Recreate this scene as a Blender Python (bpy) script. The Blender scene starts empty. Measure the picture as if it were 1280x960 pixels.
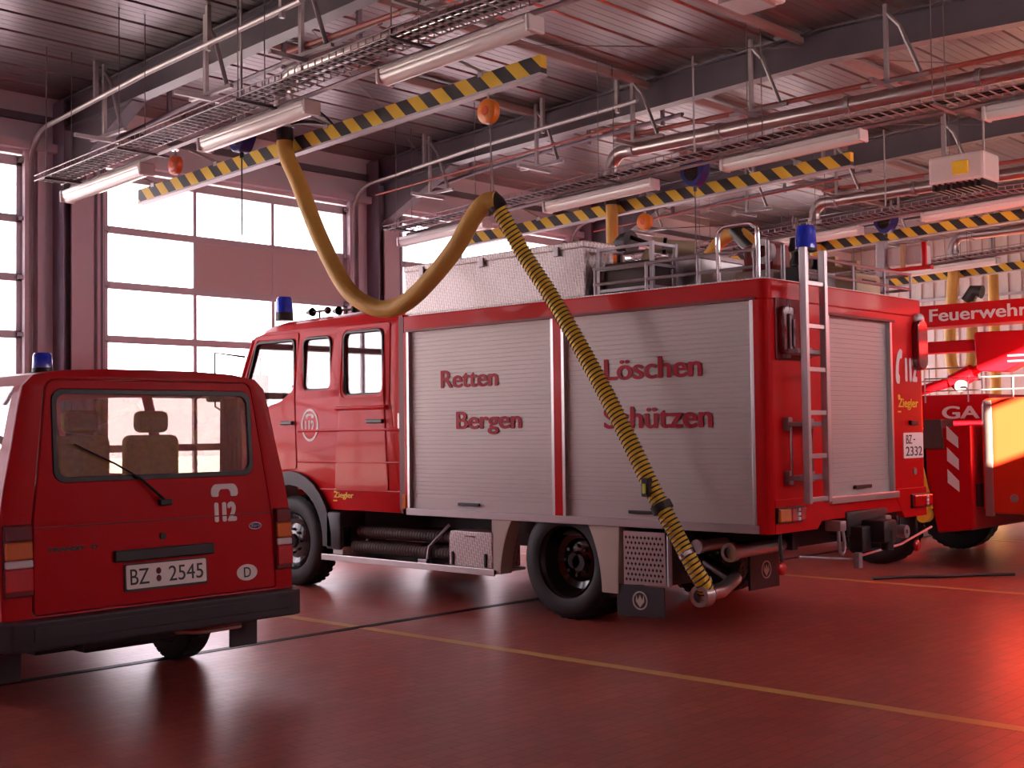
import bpy, bmesh, math, random
from mathutils import Vector, Matrix
random.seed(7)
C = bpy.context.scene.collection
R = math.radians
PI = math.pi

# ------------------------------------------------------------ camera
cam_d = bpy.data.cameras.new('camera'); cam = bpy.data.objects.new('camera', cam_d); C.objects.link(cam)
cam_d.sensor_width = 36.0; cam_d.lens = 1558.8 / 1280 * 36; cam_d.clip_start = 0.05; cam_d.clip_end = 300
_a, _b, _c = R(43.263), R(2.121), R(-0.731)
fw = Vector((math.cos(_a)*math.cos(_b), math.sin(_a)*math.cos(_b), math.sin(_b)))
rt = Vector((math.sin(_a), -math.cos(_a), 0)); up = rt.cross(fw)
r2 = rt*math.cos(_c) + up*math.sin(_c); u2 = -rt*math.sin(_c) + up*math.cos(_c)
mw = Matrix((( r2.x, u2.x, -fw.x, 0), (r2.y, u2.y, -fw.y, 0), (r2.z, u2.z, -fw.z, 1.6), (0, 0, 0, 1)))
cam.matrix_world = mw
bpy.context.scene.camera = cam

# ------------------------------------------------------------ sky, sun, exposure
W = bpy.data.worlds.new('sky'); bpy.context.scene.world = W; W.use_nodes = True
bg = W.node_tree.nodes['Background']; bg.inputs[0].default_value = (1.0, 0.87, 0.91, 1); bg.inputs[1].default_value = 8.5
sun_d = bpy.data.lights.new('sun', 'SUN'); sun_d.energy = 160; sun_d.angle = R(0.6); sun_d.color = (1.0, 0.88, 0.62)
sun = bpy.data.objects.new('sun', sun_d); C.objects.link(sun)
sun.rotation_euler = Vector((0.85, 1.0, -0.36)).to_track_quat('-Z', 'Y').to_euler()
sun.location = (-10, -20, 12)
vs = bpy.context.scene.view_settings
vs.view_transform = 'Standard'; vs.look = 'None'; vs.gamma = 1; vs.use_curve_mapping = False; vs.exposure = 0.0

# ------------------------------------------------------------ materials
def mat(name, col, rough=0.5, metal=0.0, coat=0.0, noise=0.0, nscale=6.0, bump=0.0, bscale=40.0, emit=None, estr=0.0, spec=0.5):
    m = bpy.data.materials.new(name); m.use_nodes = True
    nt = m.node_tree; p = nt.nodes['Principled BSDF']
    p.inputs['Base Color'].default_value = (*col, 1); p.inputs['Roughness'].default_value = rough
    p.inputs['Metallic'].default_value = metal; p.inputs['Coat Weight'].default_value = coat
    p.inputs['Coat Roughness'].default_value = 0.06; p.inputs['Specular IOR Level'].default_value = spec
    if emit:
        p.inputs['Emission Color'].default_value = (*emit, 1); p.inputs['Emission Strength'].default_value = estr
    tc = nt.nodes.new('ShaderNodeTexCoord')
    if noise > 0:
        n = nt.nodes.new('ShaderNodeTexNoise'); n.inputs['Scale'].default_value = nscale; n.inputs['Detail'].default_value = 5
        nt.links.new(tc.outputs['Object'], n.inputs['Vector'])
        mx = nt.nodes.new('ShaderNodeMix'); mx.data_type = 'RGBA'
        mx.inputs[6].default_value = (*[c*(1-noise) for c in col], 1); mx.inputs[7].default_value = (*[min(1, c*(1+noise)) for c in col], 1)
        nt.links.new(n.outputs['Fac'], mx.inputs[0]); nt.links.new(mx.outputs[2], p.inputs['Base Color'])
    if bump > 0:
        n2 = nt.nodes.new('ShaderNodeTexNoise'); n2.inputs['Scale'].default_value = bscale
        nt.links.new(tc.outputs['Object'], n2.inputs['Vector'])
        bp = nt.nodes.new('ShaderNodeBump'); bp.inputs['Strength'].default_value = bump; bp.inputs['Distance'].default_value = 0.01
        nt.links.new(n2.outputs['Fac'], bp.inputs['Height']); nt.links.new(bp.outputs['Normal'], p.inputs['Normal'])
    return m

def glass_mat(name, tint=(1, 1, 1), refl=0.12, rough=0.02):
    m = bpy.data.materials.new(name); m.use_nodes = True; nt = m.node_tree; nt.nodes.clear()
    o = nt.nodes.new('ShaderNodeOutputMaterial'); mix = nt.nodes.new('ShaderNodeMixShader')
    t = nt.nodes.new('ShaderNodeBsdfTransparent'); t.inputs[0].default_value = (*tint, 1)
    g = nt.nodes.new('ShaderNodeBsdfGlossy'); g.inputs['Roughness'].default_value = rough
    fr = nt.nodes.new('ShaderNodeLayerWeight'); fr.inputs[0].default_value = 0.25
    mu = nt.nodes.new('ShaderNodeMath'); mu.operation = 'MULTIPLY_ADD'; mu.inputs[1].default_value = 0.5; mu.inputs[2].default_value = refl*0.4
    nt.links.new(fr.outputs['Fresnel'], mu.inputs[0]); nt.links.new(mu.outputs[0], mix.inputs[0])
    nt.links.new(t.outputs[0], mix.inputs[1]); nt.links.new(g.outputs[0], mix.inputs[2]); nt.links.new(mix.outputs[0], o.inputs[0])
    return m

M = {}
M['red'] = mat('red_paint', (0.62, 0.005, 0.008), 0.36, coat=0.14, noise=0.04, spec=0.12)
M['vanred'] = mat('van_red_paint', (0.52, 0.004, 0.010), 0.38, coat=0.10, noise=0.04, spec=0.12)
M['dayred'] = mat('orange_red_signal_paint', (0.68, 0.034, 0.010), 0.3, coat=0.3, spec=0.5)
M['darkred'] = mat('dark_red_gap', (0.18, 0.003, 0.008), 0.5)
M['rail_red'] = mat('red_pipe_paint', (0.36, 0.07, 0.06), 0.45)
M['white'] = mat('white_film', (0.85, 0.82, 0.80), 0.5)
M['shutter'] = mat('aluminium_shutter', (0.52, 0.46, 0.44), 0.5, metal=0.2, noise=0.04, nscale=2)
M['alu'] = mat('aluminium', (0.62, 0.60, 0.60), 0.32, metal=0.85)
M['sill'] = mat('aluminium_sill', (0.42, 0.36, 0.36), 0.45, metal=0.6)
M['galv'] = mat('galvanised_steel', (0.40, 0.36, 0.38), 0.45, metal=0.7, noise=0.15, nscale=20)
M['steelgrey'] = mat('grey_steel_paint', (0.22, 0.18, 0.24), 0.4, noise=0.1)  # grey lifted in the base colour to mimic gate glare over the columns
M['purlin'] = mat('purlin_primer', (0.27, 0.15, 0.15), 0.5)
M['chrome'] = mat('chrome', (0.8, 0.8, 0.8), 0.12, metal=1.0)
M['black'] = mat('black_plastic', (0.02, 0.018, 0.02), 0.42)
M['charcoal'] = mat('bumper_plastic', (0.035, 0.032, 0.04), 0.5, bump=0.1, bscale=200)
M['rubber'] = mat('tyre_rubber', (0.014, 0.012, 0.014), 0.6, bump=0.15, bscale=80)
M['blackpaint'] = mat('black_gloss_paint', (0.015, 0.013, 0.016), 0.18, coat=0.5)
M['chassis'] = mat('chassis_paint', (0.02, 0.016, 0.018), 0.5, noise=0.3)
M['cream'] = mat('cream_fender', (0.62, 0.55, 0.47), 0.45, noise=0.06)
M['yellow'] = mat('yellow_letter', (0.9, 0.62, 0.03), 0.5)
M['tan'] = mat('tan_hose_fabric', (0.62, 0.36, 0.07), 0.55, noise=0.08, nscale=14, bump=0.3, bscale=60)
M['hose'] = mat('yellow_hose', (0.88, 0.60, 0.04), 0.45)
M['orange'] = mat('orange_plastic', (0.80, 0.22, 0.02), 0.35)
M['orange2'] = mat('red_orange_plastic', (0.75, 0.10, 0.02), 0.35)
M['blue'] = mat('blue_housing', (0.02, 0.02, 0.22), 0.35)
M['beacon'] = mat('blue_beacon_lens', (0.01, 0.05, 0.80), 0.08, coat=1.0)
M['lampred'] = mat('red_lens', (0.62, 0.008, 0.01), 0.12, coat=1.0)
M['lampdark'] = mat('dark_red_lens', (0.16, 0.006, 0.012), 0.12, coat=1.0)
M['amber'] = mat('amber_lens', (0.75, 0.16, 0.01), 0.12, coat=1.0)
M['clearlens'] = mat('clear_lens', (0.75, 0.70, 0.70), 0.12, coat=1.0)
M['wall'] = mat('painted_sheet_wall', (0.64, 0.55, 0.62), 0.5, noise=0.04)  # base colour lightened to stand in for veiling glare beside the gates
M['gateframe'] = mat('gate_aluminium', (0.60, 0.52, 0.56), 0.45, metal=0.2)  # lighter base colour imitates glare haze over the backlit frames
M['panel'] = mat('gate_solid_panel', (0.66, 0.52, 0.53), 0.5)
M['whitewall'] = mat('white_trapezoid_sheet', (0.62, 0.57, 0.55), 0.5)
M['lightbody'] = mat('lamp_housing', (0.72, 0.66, 0.66), 0.25, coat=0.4)
M['diffuser'] = mat('lamp_diffuser', (0.85, 0.80, 0.78), 0.15, coat=0.6)
M['duct'] = mat('duct_steel', (0.52, 0.46, 0.46), 0.28, metal=0.9)
M['seat'] = mat('patterned_seat_cover', (0.90, 0.66, 0.08), 0.7, noise=0.5, nscale=35)
M['curtain'] = mat('curtain_cloth', (0.50, 0.30, 0.08), 0.8, noise=0.4, nscale=20)
M['darkcloth'] = mat('dark_upholstery', (0.05, 0.04, 0.045), 0.8)
M['plate'] = mat('number_plate', (0.97, 0.96, 0.93), 0.3)
M['line'] = mat('yellow_floor_paint', (0.62, 0.36, 0.12), 0.4, noise=0.15, nscale=30)
M['drain'] = mat('drain_steel', (0.05, 0.045, 0.05), 0.4, metal=0.5)
M['outside'] = mat('outside_paving', (0.6, 0.57, 0.55), 0.8)
M['wood'] = mat('pale_wood', (0.55, 0.36, 0.20), 0.6, noise=0.2, nscale=12)
M['canvas'] = mat('cream_canvas', (0.66, 0.55, 0.36), 0.7)
M['wire'] = mat('thin_steel_wire', (0.18, 0.15, 0.16), 0.5, metal=0.5)
M['green'] = mat('yellow_green_plastic', (0.55, 0.70, 0.05), 0.5)
M['brown'] = mat('brown_hose', (0.07, 0.04, 0.035), 0.55)
M['glass'] = glass_mat('vehicle_glass', (0.80, 0.80, 0.78), 0.2)
M['tinted'] = glass_mat('van_glass', (0.82, 0.76, 0.72), 0.25)
M['gateglass'] = glass_mat('gate_glass', (0.93, 0.92, 0.95), 0.1)

def checker_plate(name, col):
    m = mat(name, col, 0.38, metal=0.65); nt = m.node_tree; p = nt.nodes['Principled BSDF']
    tc = nt.nodes.new('ShaderNodeTexCoord'); mp = nt.nodes.new('ShaderNodeMapping'); mp.inputs['Rotation'].default_value = (R(45), R(45), R(45))
    w = nt.nodes.new('ShaderNodeTexBrick'); w.inputs['Scale'].default_value = 10; w.inputs['Mortar Size'].default_value = 0.05; w.inputs['Mortar Smooth'].default_value = 0.6
    w.inputs['Color1'].default_value = (*col, 1); w.inputs['Color2'].default_value = (*[c*0.88 for c in col], 1); w.inputs['Mortar'].default_value = (*[min(1, c*1.5) for c in col], 1)
    bp = nt.nodes.new('ShaderNodeBump'); bp.inputs['Strength'].default_value = 0.6; bp.inputs['Distance'].default_value = 0.006
    nt.links.new(tc.outputs['Object'], mp.inputs['Vector']); nt.links.new(mp.outputs[0], w.inputs['Vector'])
    nt.links.new(w.outputs['Fac'], bp.inputs['Height']); nt.links.new(bp.outputs['Normal'], p.inputs['Normal']); nt.links.new(w.outputs['Color'], p.inputs['Base Color'])
    return m
M['checker'] = checker_plate('checker_plate', (0.48, 0.42, 0.41))

def stripes_mat():
    m = mat('hazard_stripe_paint', (0.8, 0.55, 0.02), 0.45); nt = m.node_tree; p = nt.nodes['Principled BSDF']
    tc = nt.nodes.new('ShaderNodeTexCoord'); sp = nt.nodes.new('ShaderNodeSeparateXYZ'); nt.links.new(tc.outputs['Object'], sp.inputs[0])
    ad = nt.nodes.new('ShaderNodeMath'); ad.operation = 'SUBTRACT'; nt.links.new(sp.outputs[1], ad.inputs[0]); nt.links.new(sp.outputs[2], ad.inputs[1])
    mo = nt.nodes.new('ShaderNodeMath'); mo.operation = 'MULTIPLY'; mo.inputs[1].default_value = 1/0.30; nt.links.new(ad.outputs[0], mo.inputs[0])
    fr = nt.nodes.new('ShaderNodeMath'); fr.operation = 'FRACT'; nt.links.new(mo.outputs[0], fr.inputs[0])
    gt = nt.nodes.new('ShaderNodeMath'); gt.operation = 'GREATER_THAN'; gt.inputs[1].default_value = 0.5; nt.links.new(fr.outputs[0], gt.inputs[0])
    mx = nt.nodes.new('ShaderNodeMix'); mx.data_type = 'RGBA'; mx.inputs[6].default_value = (0.80, 0.52, 0.03, 1); mx.inputs[7].default_value = (0.02, 0.015, 0.02, 1)
    nt.links.new(gt.outputs[0], mx.inputs[0]); nt.links.new(mx.outputs[2], p.inputs['Base Color'])
    return m
M['stripes'] = stripes_mat()

def floor_mat():
    m = mat('red_brick_paving', (0.3, 0.05, 0.04), 0.3); nt = m.node_tree; p = nt.nodes['Principled BSDF']
    tc = nt.nodes.new('ShaderNodeTexCoord'); mp = nt.nodes.new('ShaderNodeMapping')
    b = nt.nodes.new('ShaderNodeTexBrick'); b.inputs['Scale'].default_value = 5.0
    b.inputs['Mortar Size'].default_value = 0.018; b.inputs['Mortar Smooth'].default_value = 0.2; b.inputs['Bias'].default_value = 0.0
    b.inputs['Brick Width'].default_value = 1.0; b.inputs['Row Height'].default_value = 0.5
    b.inputs['Color1'].default_value = (0.50, 0.12, 0.09, 1); b.inputs['Color2'].default_value = (0.41, 0.09, 0.07, 1); b.inputs['Mortar'].default_value = (0.24, 0.08, 0.065, 1)
    n = nt.nodes.new('ShaderNodeTexNoise'); n.inputs['Scale'].default_value = 1.3; n.inputs['Detail'].default_value = 6
    mx = nt.nodes.new('ShaderNodeMix'); mx.data_type = 'RGBA'; mx.blend_type = 'MULTIPLY'; mx.inputs[0].default_value = 0.5
    cr = nt.nodes.new('ShaderNodeValToRGB'); cr.color_ramp.elements[0].position = 0.3; cr.color_ramp.elements[0].color = (0.6, 0.6, 0.6, 1); cr.color_ramp.elements[1].position = 0.7
    bp = nt.nodes.new('ShaderNodeBump'); bp.inputs['Strength'].default_value = 0.6; bp.inputs['Distance'].default_value = 0.004; bp.invert = True
    rr = nt.nodes.new('ShaderNodeMapRange'); rr.inputs[3].default_value = 0.30; rr.inputs[4].default_value = 0.42
    L = nt.links.new
    L(tc.outputs['Object'], mp.inputs['Vector']); L(mp.outputs[0], b.inputs['Vector']); L(tc.outputs['Object'], n.inputs['Vector'])
    L(n.outputs['Fac'], cr.inputs[0]); L(b.outputs['Color'], mx.inputs[6]); L(cr.outputs[0], mx.inputs[7]); L(mx.outputs[2], p.inputs['Base Color'])
    L(b.outputs['Fac'], bp.inputs['Height']); L(bp.outputs['Normal'], p.inputs['Normal']); L(n.outputs['Fac'], rr.inputs[0]); L(rr.outputs[0], p.inputs['Roughness'])
    return m
M['floor'] = floor_mat()
M['ceiling'] = mat('ceiling_sheet', (0.24, 0.20, 0.205), 0.30, metal=0.65, noise=0.08, nscale=2)
M['rafter'] = mat('rafter_paint', (0.12, 0.10, 0.125), 0.4, noise=0.1)

# ------------------------------------------------------------ mesh helpers
ORG = {}
SIDE = Matrix(((0, 0, -1, 0), (-1, 0, 0, 0), (0, 1, 0, 0), (0, 0, 0, 1)))    # (u,v,w) -> (-w, -u, v): faces -X
REAR = Matrix(((1, 0, 0, 0), (0, 0, -1, 0), (0, 1, 0, 0), (0, 0, 0, 1)))     # (u,v,w) -> (u, -w, v): faces -Y

def org(par):
    return ORG.get(par.name, Vector((0, 0, 0))) if par else Vector((0, 0, 0))

def link_mesh(me, name, m, parent=None, origin=None, label=None):
    o = bpy.data.objects.new(name, me); C.objects.link(o)
    off = org(parent) if parent else Vector(origin if origin else (0, 0, 0))
    me.transform(Matrix.Translation(-off))
    if parent: o.parent = parent
    else: o.location = off
    ORG[o.name] = off
    me.materials.clear(); me.materials.append(m)
    if label: o['label'] = label
    return o

class MB:
    def __init__(s): s.bm = bmesh.new()
    def add(s, b, smooth=False):
        for f in b.faces: f.smooth = smooth
        me = bpy.data.meshes.new('t'); b.to_mesh(me); b.free(); s.bm.from_mesh(me); bpy.data.meshes.remove(me); return s
    def box(s, x0, x1, y0, y1, z0, z1, bev=0.0, seg=2, mtx=None):
        b = bmesh.new(); bmesh.ops.create_cube(b, size=1)
        for v in b.verts:
            v.co = Vector(((x0+x1)/2+v.co.x*(x1-x0), (y0+y1)/2+v.co.y*(y1-y0), (z0+z1)/2+v.co.z*(z1-z0)))
        if bev > 0: bmesh.ops.bevel(b, geom=b.edges[:], offset=bev, segments=seg, affect='EDGES', profile=0.5)
        if mtx: b.transform(mtx)
        return s.add(b)
    def prism(s, pts, w0, w1, mtx=Matrix(), bev=0.0):
        b = bmesh.new(); lo = [b.verts.new((p[0], p[1], w0)) for p in pts]; hi = [b.verts.new((p[0], p[1], w1)) for p in pts]
        b.faces.new(lo[::-1]); b.faces.new(hi); n = len(pts)
        for i in range(n): b.faces.new((lo[i], lo[(i+1) % n], hi[(i+1) % n], hi[i]))
        bmesh.ops.recalc_face_normals(b, faces=b.faces[:])
        if bev > 0: bmesh.ops.bevel(b, geom=b.edges[:], offset=bev, segments=2, affect='EDGES', profile=0.5)
        b.transform(mtx); bmesh.ops.recalc_face_normals(b, faces=b.faces[:]); return s.add(b)
    def tube(s, pts, r, n=10, closed=False, cap=True, rf=None):
        pts = [Vector(p) for p in pts]; b = bmesh.new(); rings = []; N = len(pts)
        T = []
        for i in range(N):
            a = pts[(i-1) % N] if (i > 0 or closed) else pts[i]; c = pts[(i+1) % N] if (i < N-1 or closed) else pts[i]
            T.append((c-a).normalized())
        ref = Vector((0, 0, 1)) if abs(T[0].z) < 0.9 else Vector((1, 0, 0))
        nrm = T[0].cross(ref).normalized()
        for i in range(N):
            nrm = (nrm - T[i]*nrm.dot(T[i])).normalized(); bn = T[i].cross(nrm)
            rr = rf(i/(N-1)) if rf else (r[i] if isinstance(r, (list, tuple)) else r)
            rings.append([b.verts.new(pts[i]+(nrm*math.cos(2*PI*k/n)+bn*math.sin(2*PI*k/n))*rr) for k in range(n)])
        for i in range(N if closed else N-1):
            A = rings[i]; B = rings[(i+1) % N]
            for k in range(n): b.faces.new((A[k], A[(k+1) % n], B[(k+1) % n], B[k]))
        if cap and not closed: b.faces.new(rings[0][::-1]); b.faces.new(rings[-1])
        bmesh.ops.recalc_face_normals(b, faces=b.faces[:])
        return s.add(b, n > 6)
    def lathe(s, prof, center, axis='x', n=40, sgn=1, a0=0, a1=2*PI):
        b = bmesh.new(); rings = []; full = abs(a1-a0-2*PI) < 1e-4; K = n if full else n+1
        for (w, r) in prof:
            ring = []
            for k in range(K):
                t = a0+(a1-a0)*k/n; c_, s_ = math.cos(t)*r, math.sin(t)*r; w_ = w*sgn
                v = {'x': (w_, c_, s_), 'y': (c_, w_, s_), 'z': (c_, s_, w_)}[axis]
                ring.append(b.verts.new(Vector(center)+Vector(v)))
            rings.append(ring)
        for A, B in zip(rings, rings[1:]):
            for k in range(n if full else n): b.faces.new((A[k], A[(k+1) % K], B[(k+1) % K], B[k]))
        bmesh.ops.remove_doubles(b, verts=b.verts[:], dist=1e-5)
        bmesh.ops.recalc_face_normals(b, faces=b.faces[:])
        return s.add(b, True)
    def cyl(s, c, axis, r, l, n=20, r1=None):
        r1 = r if r1 is None else r1
        return s.lathe([(0, 0), (0, r), (l, r1), (l, 0)], c, axis, n)
    def ball(s, c, r, sc=(1, 1, 1), n=16):
        b = bmesh.new(); bmesh.ops.create_uvsphere(b, u_segments=n, v_segments=n//2+2, radius=r)
        for v in b.verts: v.co = Vector((v.co.x*sc[0], v.co.y*sc[1], v.co.z*sc[2]))+Vector(c)
        return s.add(b, True)
    def build(s, name, m, parent=None, label=None, origin=None):
        me = bpy.data.meshes.new(name); s.bm.to_mesh(me); s.bm.free()
        if any(p.use_smooth for p in me.polygons):
            try: me.set_sharp_from_angle(angle=R(35))
            except Exception: pass
        return link_mesh(me, name, m, parent, origin, label)

def _each(s, name, m, parent=None, label=None, origin=None, st=False):
    """one object per loose piece"""
    bm = s.bm; bm.verts.index_update(); bm.verts.ensure_lookup_table(); seen = set(); comps = []
    for v in bm.verts:
        if v.index in seen: continue
        stack = [v]; seen.add(v.index); comp = []
        while stack:
            q = stack.pop(); comp.append(q)
            for e in q.link_edges:
                w = e.other_vert(q)
                if w.index not in seen: seen.add(w.index); stack.append(w)
        comps.append(comp)
    out = []
    for comp in comps:
        nb = bmesh.new(); mp = {v.index: nb.verts.new(v.co) for v in comp}; fs = set()
        for v in comp:
            for f in v.link_faces: fs.add(f)
        for f in fs:
            nf = nb.faces.new([mp[v.index] for v in f.verts]); nf.smooth = f.smooth
        mb_ = MB(); mb_.add(nb) if False else None
        mb_.bm.free(); mb_.bm = nb
        o = mb_.build(name, m, parent, label, origin)
        if st: o['kind'] = 'structure'
        out.append(o)
    bm.free(); return out[-1]
MB.each = _each

def mesh_from_curve(cu, mtx):
    o = bpy.data.objects.new('tmp', cu); C.objects.link(o)
    dg = bpy.context.evaluated_depsgraph_get(); me = bpy.data.meshes.new_from_object(o.evaluated_get(dg))
    bpy.data.objects.remove(o); bpy.data.curves.remove(cu); me.transform(mtx)
    return me

def rrect(x0, x1, y0, y1, r=0.05, n=5):
    r = min(r, (x1-x0)/2*0.99, (y1-y0)/2*0.99); out = []
    for cx, cy, a in ((x1-r, y1-r, 0), (x0+r, y1-r, 90), (x0+r, y0+r, 180), (x1-r, y0+r, 270)):
        for k in range(n+1):
            t = R(a+90*k/n); out.append((cx+r*math.cos(t), cy+r*math.sin(t)))
    return out

def rpoly(pts, r=0.05, n=4):
    out = []; N = len(pts)
    for i in range(N):
        p = Vector(pts[i]); a = (Vector(pts[i-1])-p); c = (Vector(pts[(i+1) % N])-p)
        d = min(r, a.length*0.45, c.length*0.45); A = p+a.normalized()*d; B = p+c.normalized()*d
        for k in range(n+1):
            t = k/n; out.append(tuple(A*(1-t)**2+p*2*t*(1-t)+B*t*t))
    return out

def plate(outer, holes, mtx, w0, w1, bev=0.0):
    """flat plate with holes in (u,v), thickness w0..w1, as mesh"""
    cu = bpy.data.curves.new('c', 'CURVE'); cu.dimensions = '2D'; cu.fill_mode = 'BOTH'
    for lp in [outer]+list(holes):
        sp = cu.splines.new('POLY'); sp.points.add(len(lp)-1)
        for i, p in enumerate(lp): sp.points[i].co = (p[0], p[1], 0, 1)
        sp.use_cyclic_u = True
    cu.extrude = (w1-w0)/2-bev; cu.bevel_depth = bev; cu.bevel_resolution = 1; cu.offset = -bev
    me = mesh_from_curve(cu, mtx @ Matrix.Translation((0, 0, (w0+w1)/2)))
    b = bmesh.new(); b.from_mesh(me); bpy.data.meshes.remove(me)
    bmesh.ops.remove_doubles(b, verts=b.verts[:], dist=1e-5)
    bmesh.ops.recalc_face_normals(b, faces=b.faces[:])
    for f in b.faces: f.smooth = False
    return b

def ring_pts(cx, cy, rx, ry, n=28): return [(cx+rx*math.cos(2*PI*k/n), cy+ry*math.sin(2*PI*k/n)) for k in range(n)]

def text_mesh(txt, x0, x1, z0, z1, mtx, w, bold=0.0, thick=0.002):
    """text fitted in the rectangle u x0..x1, v z0..z1"""
    cu = bpy.data.curves.new('t', 'FONT'); cu.body = txt; cu.size = 1; cu.extrude = 0.01
    me = mesh_from_curve(cu, Matrix())
    if bold > 0:
        b_ = bmesh.new(); base = me.copy()
        for k_ in range(8):
            a_ = 2*PI*k_/8; t_ = base.copy(); t_.transform(Matrix.Translation((bold*math.cos(a_)*1.1, bold*math.sin(a_)*0.6, 0)))
            for v in t_.vertices: v.co.z = v.co.z+0.002*k_ if v.co.z > 0 else v.co.z
            b_.from_mesh(t_); bpy.data.meshes.remove(t_)
        b_.to_mesh(me); b_.free(); bpy.data.meshes.remove(base)
    xs = [v.co.x for v in me.vertices]; ys = [v.co.y for v in me.vertices]
    sx = (x1-x0)/(max(xs)-min(xs)); sy = (z1-z0)/(max(ys)-min(ys)); mx, my = min(xs), min(ys)
    for v in me.vertices:
        v.co = Vector((x0+(v.co.x-mx)*sx, z0+(v.co.y-my)*sy, w+(thick+(v.co.z-0.01)*0.05 if v.co.z > 0 else 0)))
    me.transform(mtx); return me

def text(name, txt, x0, x1, z0, z1, mtx, w, m, parent, bold=0.0, label=None, fn=None):
    me = text_mesh(txt, x0, x1, z0, z1, mtx, w, bold)
    if fn:
        for v in me.vertices: v.co = fn(v.co)
    return link_mesh(me, name, m, parent, None, label)

def thing(name, loc, label, cat, group=None):
    o = bpy.data.objects.new(name, None); C.objects.link(o); o.location = loc; o.empty_display_size = 0.2
    ORG[o.name] = Vector(loc); o['label'] = label; o['category'] = cat
    if group: o['group'] = group
    return o
def tag(o, label, cat, group=None):
    o['label'] = label; o['category'] = cat
    if group: o['group'] = group
    return o
def struct(o): o['kind'] = 'structure'; return o
def catmull(pts, n=8):
    P = [Vector(p) for p in pts]; P = [P[0]*2-P[1]]+P+[P[-1]*2-P[-2]]; out = []
    for i in range(1, len(P)-2):
        for k in range(n):
            t = k/n; a, b, c, d = P[i-1], P[i], P[i+1], P[i+2]
            out.append(0.5*((2*b)+(c-a)*t+(2*a-5*b+4*c-d)*t*t+(3*b-a-3*c+d)*t**3))
    out.append(P[-2]); return out
def dup(root, loc, label=None, group=None):
    r = root.copy(); C.objects.link(r); r.location = loc; ORG[r.name] = Vector(loc)
    if label: r['label'] = label
    if group: r['group'] = group
    for ch in list(root.children):
        c = ch.copy(); C.objects.link(c); c.parent = r
        for g in ch.children:
            d = g.copy(); C.objects.link(d); d.parent = c
    return r

# ============================================================ THE HALL
PITCH = 4.9
COLX = [2.3+PITCH*i for i in range(-1, 6)]        # -2.6 .. 26.8
XL, XR, YF, YB = -2.6, 26.8, 14.2, -1.0
YR = 6.6                                          # roof ridge
def roofz(y): return 5.93 - 0.036*abs(y-YR)

b = MB(); b.box(XL, XR, YB-0.2, YF+0.2, -0.2, 0); struct(b.build('floor', M['floor']))
b = MB(); b.box(-60, 90, YF+0.2, 80, -0.2, -0.02); b.box(-60, 90, -60, YB-0.2, -0.2, -0.02); struct(b.build('ground_outside', M['outside']))
# ceiling: trapezoid sheet, ribs run along X
b = MB(); pr = []
y = YB-0.2; pts = []
while y < YF+0.2:
    for dy, dz in ((0, 0.0), (0.10, 0.0), (0.104, 0.005), (0.108, 0.0), (0.21, 0.0), (0.214, 0.005), (0.218, 0.0), (0.32, 0.0), (0.324, 0.005), (0.328, 0.0), (0.44, 0.0), (0.455, 0.018), (0.485, 0.018)): pts.append((y+dy, roofz(y+dy)+dz))
    y += 0.50
for dz in (0,):
    bm = bmesh.new(); A = [bm.verts.new((XL, p[0], p[1])) for p in pts]; B = [bm.verts.new((XR, p[0], p[1])) for p in pts]
    for i in range(len(pts)-1): bm.faces.new((A[i], A[i+1], B[i+1], B[i]))
    b.add(bm)
b.box(XL, XR, YB-0.2, YF+0.3, 6.0, 6.1)
struct(b.build('ceiling', M['ceiling']))

# gate wall (front), openings per bay
GX = []                                            # (glass x0, x1) for every gate
for i in range(6):
    x0 = COLX[i]+0.61; GX.append((x0, x0+3.73))
ROWS = [0.09, 0.77, 1.43, 2.115, 2.797, 3.47, 4.165, 4.85]   # muntin centre heights
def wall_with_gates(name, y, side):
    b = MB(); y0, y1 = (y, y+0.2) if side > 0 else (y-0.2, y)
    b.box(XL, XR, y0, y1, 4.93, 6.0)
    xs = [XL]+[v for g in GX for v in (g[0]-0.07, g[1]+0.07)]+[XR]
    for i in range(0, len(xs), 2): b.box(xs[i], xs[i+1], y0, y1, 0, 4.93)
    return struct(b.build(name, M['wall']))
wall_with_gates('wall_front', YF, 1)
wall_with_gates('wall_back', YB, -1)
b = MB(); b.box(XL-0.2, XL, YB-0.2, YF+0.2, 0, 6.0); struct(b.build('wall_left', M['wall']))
# far side wall: white trapezoid sheet with vertical ribs
b = MB(); b.box(XR, XR+0.2, YB-0.2, YF+0.2, 0, 6.0)
y = YB
while y < YF-0.2:
    b.box(XR-0.035, XR, y+0.03, y+0.15, 0, 5.9, 0.012); y += 0.28
struct(b.build('wall_right', M['whitewall']))

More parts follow.
